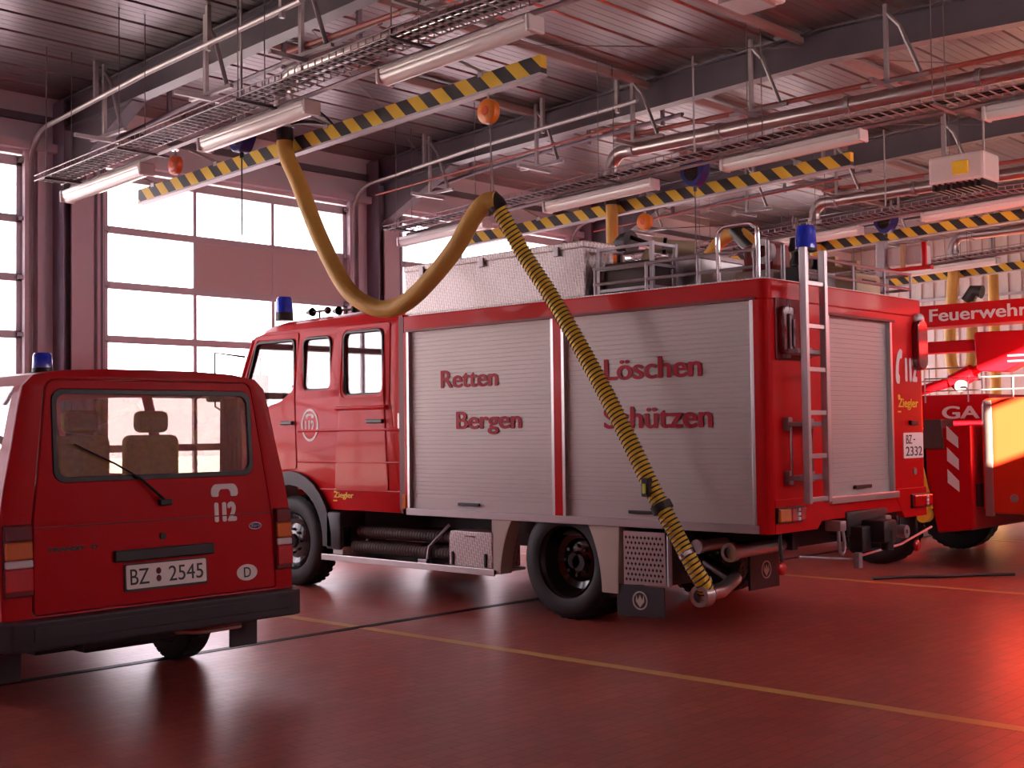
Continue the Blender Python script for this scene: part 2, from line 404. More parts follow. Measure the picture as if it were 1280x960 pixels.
def gate(n, gx, y, solid, out):
    """sectional gate: frame, muntins, panes; solid = set of (row, pane) closed cells"""
    x0, x1 = gx; px = [x0, x0+(x1-x0)/3, x0+2*(x1-x0)/3, x1]
    ya, yb = y+0.02*out, y+0.07*out
    ya, yb = min(ya, yb), max(ya, yb)
    b = MB()
    for r, z in enumerate(ROWS):
        h = 0.045 if 0 < r < 7 else 0.06
        b.box(x0-0.07, x1+0.07, ya, yb, z-h, z+h)
    b.box(x0-0.07, x1+0.07, ya, yb, 0.0, 0.05)
    b.box(x0-0.07, x0, ya, yb, 0.03, 4.9); b.box(x1, x1+0.07, ya, yb, 0.03, 4.9)
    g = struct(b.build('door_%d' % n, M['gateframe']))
    b = MB(); pn = MB(); gl = MB(); has = False
    for r in range(7):
        z0, z1 = ROWS[r]+0.03, ROWS[r+1]-0.03
        for c in range(3):
            if (r, c) in solid: pn.box(px[c], px[c+1], ya+0.005, yb-0.005, z0, z1); has = True
            else: gl.box(px[c]+0.005, px[c+1]-0.005, (ya+yb)/2-0.003, (ya+yb)/2+0.003, z0, z1)
        for c in (1, 2):
            if (r, c-1) in solid and (r, c) in solid: b.box(px[c]-0.008, px[c]+0.008, ya-0.003, yb+0.003, z0, z1)
            else: b.box(px[c]-0.024, px[c]+0.024, ya-0.002, yb+0.002, z0, z1)
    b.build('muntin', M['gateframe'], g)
    if has: pn.build('panel', M['panel'], g)
    if len(gl.bm.verts): gl.build('pane', M['gateglass'], g)
    # roller brackets along both jambs
    h = MB()
    for z in ROWS[1:]:
        for xx in (x0-0.05, x1+0.05):
            h.box(xx-0.05, xx+0.05, ya-0.06, ya-0.01, z-0.025, z+0.025, 0.005)
    h.each('roller_bracket', M['galv'], g)
    return g
allc = {(r, c) for r in range(7) for c in range(3)}
for i in range(6):
    gate(i+1, GX[i], YF, {(0, 0), (0, 1), (0, 2)} | ({(5, 1), (5, 2)} if i == 2 else set()), 1)
GB = [allc if i < 2 or i == 5 else {(r, c) for r in range(5) for c in range(3)} for i in range(6)]  # unseen back gates: solid and glazed cells arranged to shape the sun patch
for i in range(6): gate(i+11, GX[i], YB, GB[i], -1)

# columns, rafters, purlins, haunches
def i_beam_y(b, x, y0, y1, zt, h=0.36, w=0.17):
    """I section running in Y between two points with given top heights"""
    for dz0, dz1, hw in ((-0.02, 0, w/2), (-h, -h+0.02, w/2), (-h+0.02, -0.02, 0.008)):
        bm = bmesh.new(); vs_ = []
        for (yy, z) in ((y0, zt[0]), (y1, zt[1])):
            vs_.append([bm.verts.new((x-hw, yy, z+dz0)), bm.verts.new((x+hw, yy, z+dz0)), bm.verts.new((x+hw, yy, z+dz1)), bm.verts.new((x-hw, yy, z+dz1))])
        for k in range(4): bm.faces.new((vs_[0][k], vs_[0][(k+1) % 4], vs_[1][(k+1) % 4], vs_[1][k]))
        bm.faces.new(vs_[0][::-1]); bm.faces.new(vs_[1]); bmesh.ops.recalc_face_normals(bm, faces=bm.faces[:]); b.add(bm)
for i, x in enumerate(COLX[1:-1]):
    for ya, yb in ((YF-0.27, YF), (YB, YB+0.27)):      # H columns
        b = MB()
        for (p, q) in ((x-0.12, x-0.10), (x+0.10, x+0.12)): b.box(p, q, ya, yb, 0, 5.60)
        b.box(x-0.10, x+0.10, (ya+yb)/2-0.01, (ya+yb)/2+0.01, 0, 5.6)
        struct(b.build('column', M['steelgrey']))
    b = MB()
    i_beam_y(b, x, YB+0.02, YR, (roofz(YB)-0.03, roofz(YR)-0.03)); i_beam_y(b, x, YR, YF-0.02, (roofz(YR)-0.03, roofz(YF)-0.03))
    # haunch
    for s_, yw in ((1, YF-0.27), (-1, YB+0.27)):
        hz = roofz(yw)-0.38
        b.prism([(-yw, hz), (-(yw-s_*1.5), hz+0.055), (-yw, hz-0.62)] if s_ > 0 else [(-yw, hz), (-yw, hz-0.62), (-(yw+1.5), hz+0.05)], -0.008-x, 0.008-x, SIDE)
        # slanted flange
        bm = bmesh.new(); A = [(yw-s_*1.5, hz+0.04), (yw, hz-0.62)]
        q = [bm.verts.new((x-0.085, A[0][0], A[0][1])), bm.verts.new((x+0.085, A[0][0], A[0][1])), bm.verts.new((x+0.085, A[1][0], A[1][1])), bm.verts.new((x-0.085, A[1][0], A[1][1]))]
        bm.faces.new(q); e = bmesh.ops.extrude_face_region(bm, geom=bm.faces[:])
        for v in e['geom']:
            if isinstance(v, bmesh.types.BMVert): v.co.z -= 0.02
        bmesh.ops.recalc_face_normals(bm, faces=bm.faces[:]); b.add(bm)
    struct(b.build('rafter', M['rafter']))
for y in (10.75, 9.05, 6.95, 4.6, 2.6):
    b = MB(); z = roofz(y)-0.08
    b.box(COLX[2], XR, y-0.035, y+0.035, z-0.04, z+0.05, 0.01)
    struct(b.build('purlin', M['purlin']))
# bracing wires below the ceiling
for (p, q) in (((7.3, 10.6, 5.6), (12.0, 6.9, 5.72)), ((7.3, 9.6, 5.6), (11.9, 12.9, 5.5)), ((12.2, 10.6, 5.6), (16.9, 6.9, 5.72)), ((12.2, 7.0, 5.7), (16.9, 3.2, 5.6))):
    struct(MB().tube([p, q], 0.006, 6).build('bracing_wire', M['wire']))
# pilaster panels and jamb profiles beside the gates
for i, x in enumerate(COLX[1:-1]):
    b = MB()
    for dx in (-0.50, -0.34, 0.28, 0.42):
        b.box(x+dx, x+dx+0.09, YF-0.07, YF, 0, 5.1)
    b.box(x-0.03, x+0.24, YF-0.30, YF-0.27, 0, 4.6)
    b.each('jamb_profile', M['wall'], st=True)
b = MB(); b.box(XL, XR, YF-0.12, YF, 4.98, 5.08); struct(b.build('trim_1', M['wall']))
b = MB(); b.box(XL, XR, YF-0.05, YF, 5.33, 5.42); struct(b.build('trim_2', M['rafter']))

# sectional gate tracks
tracks = None
for i in range(1, 5):
    for side in (0, 1):
        x = GX[i][0]-0.13 if side == 0 else GX[i][1]+0.13
        pts = [(x, YF-0.05, 0.05), (x, YF-0.05, 4.75)]
        for k in range(1, 8):
            t = k/7*PI/2; pts.append((x, YF-0.05-0.48*(1-math.cos(t)), 4.75+0.45*math.sin(t)))
        pts += [(x, 11.5, 5.36), (x, 8.9, 5.47)]
        b = MB(); b.tube(pts, 0.028, 8); b.tube([(p[0]+0.03, p[1]-0.0, p[2]+0.012) for p in pts], 0.018, 6)
        for yy in (12.6, 10.4, 9.2):
            b.box(x-0.015, x+0.03, yy-0.02, yy+0.02, 5.28+(12.6-yy)*0.03, roofz(yy))
        struct(b.build('gate_track', M['galv'] if side else M['steelgrey']))

# floor lines, drain
for k, x in enumerate((-3.6+5.25*1, 6.62, 11.87, 17.1, 22.3)):
    if x < XL: continue
    b = MB(); b.box(x-0.055, x+0.055, -0.9, 13.9, 0.0, 0.002); tag(b.build('floor_line', M['line'], origin=(x, 6.5, 0)),
        ['faded yellow line on the brick floor, nearest the camera at left', 'long yellow bay line crossing the floor in front of the fire truck', 'yellow bay line just beyond the fire truck\'s rear', 'thin yellow bay line beyond the aerial truck', 'farthest yellow bay line near the white wall'][k], 'floor marking', 'yellow bay lines')
b = MB(); b.box(-1, 24, 7.94, 8.03, 0.0, 0.003)
for k in range(3): b.box(-1, 24, 7.95+0.03*k, 7.96+0.03*k, 0.003, 0.005)
tag(b.build('drain_channel', M['drain'], origin=(0, 8, 0)), 'narrow dark drain channel running across the floor behind the van', 'drain')
exec_after = []

# ============================================================ CEILING SERVICES
bayname = {1: 'bay above the van\'s right side', 2: 'bay of the tall fire truck', 3: 'bay of the aerial truck', 4: 'last bay before the white wall', 0: 'nearest bay'}
def rz(y): return -0.036*abs(y-YR)           # follows the roof slope
BX = {0: 7.15, 1: 12.05, 2: 16.95, 3: 21.85}  # rail x per group
where = {0: 'in front of the fire truck', 1: 'above the fire truck\'s far side', 2: 'above the aerial truck', 3: 'farthest back by the white wall'}

def hanger(b, x, y, z0, r=0.006):
    b.tube([(x, y, z0), (x, y, roofz(y))], r, 6)

def hazard_rail(k):
    x = BX[k]; t = thing('exhaust_rail', (x, 9.3, 4.2), 'black and yellow striped exhaust extraction rail hanging '+where[k], 'extraction rail', 'striped exhaust rails')
    y0, y1 = 6.35, 12.3
    b = MB()
    za, zb = 4.43, 4.22
    bm = bmesh.new()
    def bar(x0, x1, d0, d1):
        bm = bmesh.new(); A = []
        for yy, z in ((y0, za), (y1, zb)): A.append([bm.verts.new((x0, yy, z+d0)), bm.verts.new((x1, yy, z+d0)), bm.verts.new((x1, yy, z+d1)), bm.verts.new((x0, yy, z+d1))])
        for q in range(4): bm.faces.new((A[0][q], A[0][(q+1) % 4], A[1][(q+1) % 4], A[1][q]))
        bm.faces.new(A[0][::-1]); bm.faces.new(A[1]); bmesh.ops.recalc_face_normals(bm, faces=bm.faces[:]); return bm
    MB().add(bar(x-0.035, x+0.035, -0.07, 0.07)).build('striped_beam', M['stripes'], t)
    MB().add(bar(x-0.045, x+0.045, -0.09, -0.071)).build('lower_track', M['galv'], t, 'bright steel running track')
    h = MB()
    for yy in (7.0, 9.0, 10.8, 12.0): h.box(x-0.04, x+0.04, yy-0.03, yy+0.03, zb+(12.3-yy)*0.0353+0.05, zb+(12.3-yy)*0.0353+0.10); h.tube([(x, yy, zb+(12.3-yy)*0.0353+0.09), (x-0.35, yy, 4.56+rz(yy)*0.8)], 0.012, 6)
    h.each('hanger', M['galv'], t)
    return t
for k in range(4): hazard_rail(k)

def tray(k):
    x = BX[k]-0.85; b = MB(); y0, y1 = 0.0 if k else 2.0, 12.75
    def zz(y): return 4.60-0.036*max(0, y-YR)*1.25-0.0*y
    N = 60; segs = []
    for i in range(N):
        ya = y0+(y1-y0)*i/N; yb = y0+(y1-y0)*(i+1)/N; za, zb_ = zz(ya), zz(yb)
        for dx in (-0.15, 0.15):
            for dz in (0.0, 0.055): b.tube([(x+dx, ya, za+dz), (x+dx, yb, zb_+dz)], 0.007, 4, cap=False)
            for q in range(2):
                ym = ya+(yb-ya)*q/2; b.tube([(x+dx, ym, zz(ym)), (x+dx, ym, zz(ym)+0.055)], 0.006, 4, cap=False)
        for q in range(2):
            ym = ya+(yb-ya)*q/2; b.box(x-0.15, x+0.15, ym-0.008, ym+0.008, zz(ym)-0.008, zz(ym))
    t = thing('cable_tray', (x, 6.5, 4.5), 'galvanised perforated cable tray running under the roof '+where[k], 'cable tray', 'cable trays along the bays')
    b.build('tray', M['galv'], t)
    b = MB()
    for j, dx in enumerate((-0.09, -0.03, 0.05)):
        b.tube([(x+dx, y0+(y1-y0)*i/20, zz(y0+(y1-y0)*i/20)+0.012) for i in range(21)], 0.01, 6)
    b.each('cable', M['black'], t)
    # channel the lamps are fixed to
    b = MB()
    for i in range(8):
        ya = y0+(y1-y0)*i/8; yb = y0+(y1-y0)*(i+1)/8
        b.tube([(x+0.27, ya, zz(ya)-0.01), (x+0.27, yb, zz(yb)-0.01)], 0.022, 4)
    b.build('lamp_rail', M['galv'], t)
    h = MB()
    for yy in (3, 5, 7, 9, 11, 12.5): hanger(h, x-0.14, yy, zz(yy), 0.005); hanger(h, x+0.14, yy, zz(yy), 0.005); h.box(x-0.17, x+0.4, yy-0.02, yy+0.02, zz(yy)-0.03, zz(yy)-0.008)
    h.each('hanger_rod', M['wire'], t)
for k in range(4): tray(k)

lamp0 = None
def lamp_at(k, yc, j):
    global lamp0
    x = BX[k]-0.56; z = 4.60-0.045*max(0, yc-YR)-0.10
    lab = ['first lamp from the gate', 'second lamp from the gate', 'third lamp from the gate', 'fourth lamp from the gate'][j]
    label = 'white %s, %s' % (lab, where[k])
    if lamp0 is None:
        t = thing('ceiling_light', (x, yc, z), label, 'light', 'strip lights under the trays')
        MB().box(x-0.085, x+0.085, yc-0.80, yc+0.80, z, z+0.06, 0.02).build('housing', M['lightbody'], t)
        b = MB(); b.lathe([(-0.80, 0.0), (-0.80, 0.075), (0.80, 0.075), (0.80, 0.0)], (x, yc, z+0.0), 'y', 16, 1, PI, 2*PI)
        b.build('diffuser', M['diffuser'], t)
        b = MB()
        for s_ in (-1, 1): b.box(x-0.09, x+0.09, yc+s_*0.82-0.02, yc+s_*0.82+0.02, z-0.07, z+0.06, 0.015)
        b.each('end_cap', M['lightbody'], t)
        t.rotation_euler.x = 0; lamp0 = t
    else: t = dup(lamp0, (x, yc, z), label)
    t.rotation_euler.x = -0.036 if yc > YR else 0.0
for k in range(4):
    for j, yc in enumerate((12.05, 9.35, 6.75, 3.85)): lamp_at(k, yc, j)

# ducts with elbow, brackets, balancers, reels
def duct(k):
    x = BX[k]-0.13; t = thing('exhaust_duct', (x, 7, 5.0), 'round galvanised exhaust duct with elbow under the roof '+where[k], 'duct', 'galvanised exhaust ducts')
    p = [(x, 9.5, 4.47), (x, 9.5, 4.77)]
    for q in range(1, 8):
        a = q/7*PI/2; p.append((x, 9.5-0.2*(1-math.cos(a)), 4.77+0.2*math.sin(a)))
    p += [(x, 7.2, 4.97), (x, 4.5, 4.97), (x, 0.2, 4.95)]
    MB().tube(p, 0.085, 18).build('pipe', M['duct'], t)
    b = MB()
    for yy in (9.15, 7.9, 6.3, 4.9, 3.4, 1.9): b.lathe([(-0.03, 0.085), (-0.03, 0.102), (0.03, 0.102), (0.03, 0.085)], (x, yy, 4.97), 'y', 18)
    b.lathe([(-0.03, 0.085), (-0.03, 0.10), (0.03, 0.10), (0.03, 0.085)], (x, 9.5, 4.70), 'z', 18)
    b.each('clamp_ring', M['galv'], t)
    MB().tube([(x-0.1, 9.3, 5.12), (x-0.1, 0.2, 5.10)], 0.028, 8).build('red_pipe', M['rail_red'], t, 'thin red painted pipe above the duct')
    return t
for k in range(4): duct(k)
for k in range(1, 4):
    x = BX[k]+0.9; tag(MB().tube([(x-1.3, 13.6, 5.0), (x-1.3, 8.9, 5.22)], 0.016, 8).build('red_pipe', M['rail_red'], origin=(x, 11, 5)), 'thin red pipe under the roof near the gate '+where[k], 'pipe', 'thin red pipes')

br0 = None
for k in range(4):
    for j, yy in enumerate((12.6, 10.6, 9.05, 7.4, 5.8)):
        x = BX[k]-0.27; lab = 'triangular bracket %s, %s' % (['nearest the gate', 'second from the gate', 'third from the gate', 'fourth from the gate', 'fifth from the gate'][j], where[k])
        zt = roofz(yy)-0.10
        if br0 is None:
            t = thing('pipe_bracket', (x, yy, 4.9), lab, 'bracket', 'triangular brackets'); o = 4.9
            MB().box(x-0.02, x+0.02, yy-0.02, yy+0.02, 4.9, 5.70).each('post', M['galv'], t)
            b = MB(); b.tube([(x, yy-0.02, 5.6), (x, yy-0.15, 5.45), (x, yy-0.36, 4.93)], 0.022, 8); b.build('brace', M['galv'], t)
            MB().box(x-0.02, x+0.02, yy-0.45, yy+0.28, 4.88, 4.915).build('arm', M['galv'], t)
            MB().box(x-0.35, x+0.25, yy-0.02, yy+0.02, 4.84, 4.88).build('crossbar', M['galv'], t)
            br0 = t
        else: dup(br0, (x, yy, 4.9+rz(yy)-rz(12.6) if j else 4.9), lab)

def balancer(k, y, z, m, nm):
    x = BX[k]; t = thing('spring_balancer', (x, y, z), nm, 'balancer', 'hose balancers')
    b = MB(); b.lathe([(-0.045, 0.0), (-0.045, 0.075), (-0.03, 0.10), (0.03, 0.10), (0.045, 0.075), (0.045, 0)], (x, y, z), 'x', 24); b.build('drum', m, t)
    MB().lathe([(-0.05, 0), (-0.05, 0.035), (-0.045, 0.04)], (x, y, z), 'x', 16).build('hub', M['orange2'], t)
    b = MB(); b.tube([(x, y, z+0.09), (x, y, z+0.17)], 0.012, 8); b.box(x-0.03, x+0.03, y-0.03, y+0.03, z+0.15, z+0.20, 0.005); b.build('hook', M['chrome'], t)
    return t
balancer(0, 6.95, 4.17, M['orange'], 'orange round spring balancer hanging under the nearest striped rail')
balancer(1, 9.1, 4.10, M['orange'], 'orange round spring balancer hanging above the fire truck roof rack')
balancer(2, 11.2, 4.0, M['orange'], 'small orange spring balancer in front of the white wall')
balancer(0, 11.6, 4.46, M['orange2'], 'red orange round balancer by the left end of the nearest striped rail')

def reel(x, y, z, lab):
    t = thing('cable_reel', (x, y, z), lab, 'cable reel', 'blue cable reels')
    b = MB(); b.prism(rpoly([(-0.17, 0.13), (0.17, 0.13), (0.16, -0.02), (0.06, -0.16), (-0.06, -0.16), (-0.16, -0.02)], 0.05), -0.07, 0.07, Matrix.Translation((x, y, z)) @ SIDE, 0.012)
    b.build('housing', M['blue'], t)
    b = MB(); b.lathe([(-0.085, 0), (-0.085, 0.09), (-0.07, 0.10)], (x, y, z), 'x', 20); b.build('side_cap', M['blackpaint'], t)
    b = MB(); b.tube([(x, y, z-0.15), (x, y, z-0.21)], 0.02, 8); b.tube([(x, y, z-0.2), (x, y, z-0.95)], 0.007, 6); b.each('cable', M['black'], t)
    b = MB(); b.tube([(x, y-0.08, z+0.12), (x, y-0.06, z+0.22), (x, y+0.06, z+0.22), (x, y+0.08, z+0.12)], 0.012, 6); b.tube([(x, y, z+0.21), (x, y, roofz(y)-0.03)], 0.012, 6); b.build('bracket', M['galv'], t)
reel(6.83, 9.92, 4.43, 'blue cable reel hanging above the van beside the nearest striped rail')
reel(11.72, 8.13, 4.50, 'blue cable reel hanging above the fire truck roof with long cord')
reel(16.62, 8.25, 4.50, 'blue cable reel behind the beacon on the rear ladder')
reel(21.5, 7.66, 4.50, 'farthest blue cable reel at the right above the red boom')

# ceiling heater at right
t = thing('unit_heater', (15.5, 6.6, 4.6), 'boxy white unit heater with louvres hanging at the upper right', 'heater')
MB().box(15.25, 15.75, 6.25, 6.98, 4.66, 5.02, 0.04).build('housing', M['lightbody'], t)
b = MB()
for q in range(9): b.box(15.27, 15.73, 6.28+0.078*q, 6.31+0.078*q, 4.58, 4.67)
b.build('louvre', M['black'], t)
MB().box(15.22, 15.26, 6.45, 6.65, 4.75, 4.92, 0.01).build('control_box', M['yellow'], t)
b = MB()
for yy in (6.35, 6.85): b.tube([(15.5, yy, 5.0), (15.5, yy, roofz(yy))], 0.015, 6)
b.each('hanger', M['galv'], t)
# second ceiling unit at the top
t = thing('ceiling_vent_box', (9.9, 6.3, 5.65), 'pale square ventilation box on the ceiling at the top edge', 'vent')
MB().box(9.6, 10.2, 6.0, 6.5, 5.56, 5.90, 0.03).build('box', M['lightbody'], t)
MB().box(9.68, 10.12, 6.08, 6.42, 5.53, 5.565).build('grille', M['duct'], t)

# distribution stuff on the far wall
b = MB(); b.box(XR-0.12, XR-0.04, 0, 13.8, 4.86, 4.98); tag(b.build('wall_conduit', M['galv'], origin=(XR, 7, 4.9)), 'upper long grey conduit running along the white wall', 'conduit')
b = MB(); b.box(XR-0.10, XR-0.04, 0, 13.8, 4.36, 4.42); tag(b.build('wall_conduit', M['galv'], origin=(XR, 7, 4.4)), 'lower thin grey conduit running along the white wall', 'conduit')

# ============================================================ EXHAUST HOSES
def ribbed(b, pts, r, pitch=0.03):
    L = [0]
    for a, c in zip(pts, pts[1:]): L.append(L[-1]+(Vector(c)-Vector(a)).length)
    return L
def helix(pts, r, pitch, rt_, n=10):
    P = [Vector(p) for p in pts]; L = [0]
    for a, c in zip(P, P[1:]): L.append(L[-1]+(c-a).length)
    tot = L[-1]; out = []; steps = int(tot/pitch*n); j = 0; T0 = (P[1]-P[0]).normalized()
    nrm = T0.cross(Vector((1, 0.01, 0))).normalized()
    for s_ in range(steps+1):
        d = tot*s_/steps
        while j < len(L)-2 and L[j+1] < d: j += 1
        T = (P[j+1]-P[j]).normalized(); c = P[j].lerp(P[j+1], (d-L[j])/(L[j+1]-L[j]))
        nrm = (nrm-T*nrm.dot(T)).normalized(); bn = T.cross(nrm); a = 2*PI*s_/n
        out.append(c+(nrm*math.cos(a)+bn*math.sin(a))*r)
    return out

t = thing('exhaust_hose', (7.3, 7.1, 3.4), 'yellow exhaust hose looping from the nearest rail down to the truck tailpipe', 'hose', 'exhaust hoses')
up_ = catmull([(7.02, 9.50, 4.38), (7.02, 9.48, 4.22), (7.03, 9.30, 3.91), (7.05, 9.00, 3.35), (7.08, 8.71, 2.92), (7.11, 8.47, 2.74), (7.15, 8.22, 2.67), (7.16, 7.95, 2.72), (7.18, 7.66, 2.90), (7.2, 7.40, 3.12), (7.22, 7.22, 3.34), (7.25, 7.10, 3.46), (7.28, 7.00, 3.47)], 8)
MB().tube(up_, 0.077, 20).build('upper_hose', M['tan'], t, 'smooth tan fabric hose')
lo_ = catmull([(7.30, 7.02, 3.44), (7.36, 6.95, 3.27), (7.45, 6.85, 3.02), (7.52, 6.62, 2.66), (7.58, 6.27, 2.09), (7.62, 5.98, 1.58), (7.66, 5.73, 1.10), (7.70, 5.54, 0.76), (7.72, 5.44, 0.58), (7.76, 5.38, 0.45), (7.80, 5.38, 0.38)], 8)
lo = MB().tube(lo_, 0.062, 18).build('lower_hose', M['hose'], t, 'ribbed yellow and black hose')
MB().tube(helix(lo_, 0.064, 0.036, 0.007), 0.0065, 5).build('spiral_rib', M['black'], lo)
b = MB(); b.tube([lo_[0]-Vector((0.03, -0.05, -0.06)), lo_[0], lo_[2]], 0.082, 18); b.each('coupling', M['black'], t)
b = MB(); k_ = 42
while lo_[k_].z > 0.95: k_ += 1
def seg_collar(i, r, half=0.03): 
    T = (lo_[i+1]-lo_[i]).normalized(); return [lo_[i]-T*half, lo_[i]+T*half]
i1 = min(range(len(lo_)), key=lambda i: abs(lo_[i].z-1.00)); i2 = min(range(len(lo_)), key=lambda i: abs(lo_[i].z-1.18)); i3 = min(range(len(lo_)), key=lambda i: abs(lo_[i].z-0.66))
MB().tube(seg_collar(i1, 0), 0.085, 18).build('clamp', M['black'], t)
b = MB(); c_ = lo_[i2]; b.box(c_.x-0.09, c_.x-0.03, c_.y-0.035, c_.y+0.035, c_.z-0.07, c_.z+0.07, 0.01); b.build('valve_body', M['black'], t)
b = MB(); b.box(c_.x-0.10, c_.x-0.088, c_.y-0.015, c_.y+0.015, c_.z-0.045, c_.z+0.03, 0.004); b.build('valve_tab', M['green'], t)
MB().tube(seg_collar(i3, 0, 0.015), 0.068, 18).build('wire_clamp', M['chrome'], t)
b = MB(); e = lo_[-1]; b.lathe([(0, 0.05), (0, 0.082), (0.10, 0.085), (0.10, 0.06)], (e.x-0.09, e.y-0.0, e.z-0.03), 'x', 24); b.lathe([(-0.05, 0.055), (0, 0.06), (0.09, 0.05), (0.12, 0.04)], (e.x, e.y, e.z-0.01), 'z', 18); b.build('nozzle', M['duct'], t)
b = MB(); b.tube([(7.27, 7.02, 3.54), (7.16, 6.95, 4.07)], 0.005, 6); b.tube([(7.27, 7.07, 3.35), (7.27, 7.02, 3.55), (7.3, 6.97, 3.36)], 0.012, 6); b.build('suspension_cable', M['wire'], t)
MB().tube([(7.02, 9.50, 4.46), (7.02, 9.50, 4.34)], 0.082, 18).build('top_collar', M['black'], t)
b = MB(); b.tube(catmull([(7.03, 9.44, 4.50), (7.10, 9.30, 4.50), (7.18, 9.1, 4.46), (7.15, 8.95, 4.36)], 5), 0.02, 6); b.tube(catmull([(7.03, 9.44, 4.54), (7.1, 9.2, 4.60), (7.1, 9.0, 4.50), (7.15, 8.9, 4.38)], 5), 0.012, 6); b.build('air_line', M['black'], t)

t = thing('exhaust_hose', (12.05, 9.6, 4), 'straight orange-tan hose dropping behind the checker-plate box on the truck roof', 'hose', 'exhaust hoses')
b = MB(); b.tube(catmull([(11.92, 9.5, 4.40), (11.92, 9.5, 3.9), (11.93, 9.5, 3.4), (12.0, 9.4, 2.85), (11.9, 8.9, 2.7), (11.9, 8.45, 3.0), (11.95, 8.2, 3.45), (12.0, 8.0, 3.72), (12.0, 7.75, 3.8), (12.0, 7.5, 3.6)], 7), 0.075, 18); b.build('upper_hose', M['tan'], t)
MB().tube([(11.92, 9.5, 4.46), (11.92, 9.5, 4.34)], 0.09, 18).build('top_collar', M['black'], t)
b = MB(); b.tube([(12.0, 7.8, 3.85), (12.0, 7.5, 3.55)], 0.09, 16); b.tube([(12.02, 7.8, 3.9), (12.05, 9.05, 4.0)], 0.006, 6); b.each('coupling', M['black'], t)
t = thing('exhaust_hose', (16.95, 9.6, 3), 'exhaust hose dropping straight down behind the beacon of the fire truck ladder', 'hose', 'exhaust hoses')
b = MB(); b.tube(catmull([(16.82, 9.5, 4.4), (16.82, 9.5, 3.0), (16.84, 9.55, 2.3)], 7), 0.08, 18); b.build('upper_hose', M['tan'], t)
MB().tube([(16.82, 9.5, 4.46), (16.82, 9.5, 4.34)], 0.09, 16).build('top_collar', M['black'], t)
t = thing('exhaust_hose', (21.85, 9.5, 3), 'tan exhaust hose hanging in a U loop under the red boom', 'hose', 'exhaust hoses')
b = MB(); b.tube(catmull([(21.72, 9.5, 4.4), (21.72, 9.52, 4.2), (21.74, 9.60, 3.4), (21.8, 9.63, 2.75), (21.85, 9.56, 2.52), (21.85, 9.42, 2.48), (21.85, 9.30, 2.62), (21.85, 9.26, 3.0), (21.85, 9.25, 3.5), (21.85, 9.30, 3.85)], 7), 0.10, 18); b.build('upper_hose', M['tan'], t)
MB().tube([(21.85, 9.32, 3.8), (21.85, 9.2, 3.98), (21.85, 9.05, 3.95)], 0.12, 16).build('coupling', M['black'], t)
MB().tube([(21.72, 9.5, 4.46), (21.72, 9.5, 4.34)], 0.11, 16).build('top_collar', M['black'], t)
t = thing('exhaust_hose', (24.4, 9.9, 3), 'farthest tan exhaust hose hanging straight before the white wall', 'hose', 'exhaust hoses')
b = MB(); b.tube(catmull([(24.4, 9.88, 4.6), (24.4, 9.88, 3.0), (24.4, 9.9, 1.2), (24.4, 9.9, 0.6)], 7), 0.10, 16); b.build('upper_hose', M['tan'], t)
MB().tube([(24.4, 9.88, roofz(9.9)), (24.4, 9.88, 4.5)], 0.06, 16).build('drop_pipe', M['duct'], t)

# ============================================================ TALL FIRE TRUCK
X0, X1, Y0, Y1 = 7.95, 10.53, 4.90, 8.90
truck = thing('fire_truck', ((X0+X1)/2, 8.4, 0), 'tall red fire truck with grey roller shutters, crew cab and rear ladder', 'fire truck')
def S(p): return [(-y, z) for (y, z) in p]         # (y,z) -> side plate u,v

# body shell: roof part, notched middle, skirts
b = MB()
def plan(notch):
    r = 0.07; p = []
    for k in range(6): a = R(180+90*k/5); p.append((X0+r+r*math.cos(a), Y0+r+r*math.sin(a)))
    if notch: p += [(8.83, Y0), (8.83, Y0+0.05), (9.92, Y0+0.05), (9.92, Y0)]
    for k in range(6): a = R(270+90*k/5); p.append((X1-r+r*math.cos(a), Y0+r+r*math.sin(a)))
    if notch: p += [(X1, 5.02), (X1-0.05, 5.02), (X1-0.05, 8.84), (X1, 8.84)]
    p += [(X1, Y1), (X0, Y1)]
    if notch: p += [(X0, 8.86), (X0+0.045, 8.86), (X0+0.045, 7.00), (X0, 7.00), (X0, 6.91), (X0+0.045, 6.91), (X0+0.045, 5.02), (X0, 5.02)]
    return p
b.prism(plan(False), 2.545, 2.70, bev=0.012)
b.prism(plan(True), 1.03, 2.48)
# 2.48..2.545 : side notches but rear closed
p2 = plan(True); p2 = [q for q in p2 if not (q[0] in (8.83, 9.92) and q[1] < 5.0)]
b.prism(p2, 2.48, 2.545)
p3 = [(X0, Y0+0.07)]+p2[1:]
b.prism(p2, 0.87, 1.03)
b.build('body', M['red'], truck)
b = MB()   # skirts of the rear face
b.prism([(X0+0.06, 0.81), (8.62, 0.81), (8.84, 1.02), (8.84, 1.06), (X0+0.06, 1.06)], -0.0, 0.06, Matrix.Translation((0, Y0+0.057, 0)) @ REAR, 0.004)
b.prism([(9.93, 1.06), (9.93, 1.00), (10.08, 0.81), (X1-0.02, 0.81), (X1-0.02, 1.06)], 0.0, 0.06, Matrix.Translation((0, Y0+0.057, 0)) @ REAR, 0.004)
b.box(X0, X0+0.07, Y0+0.06, Y0+0.12, 0.81, 0.88); 
b.lathe([(0, 0.07), (0.08, 0.07)], (X0+0.07, Y0+0.07, 0.81), 'z', 8, 1, PI, 1.5*PI)
b.each('rear_skirt', M['red'], truck)
MB().box(X0-0.004, X0+0.06, 5.0, 8.88, 0.81, 0.875, 0.004).build('side_sill', M['sill'], truck)
MB().box(8.80, 9.95, Y0-0.03, Y0+0.05, 0.99, 1.045, 0.006).build('rear_sill', M['alu'], truck)
b = MB()   # gutters above the shutters
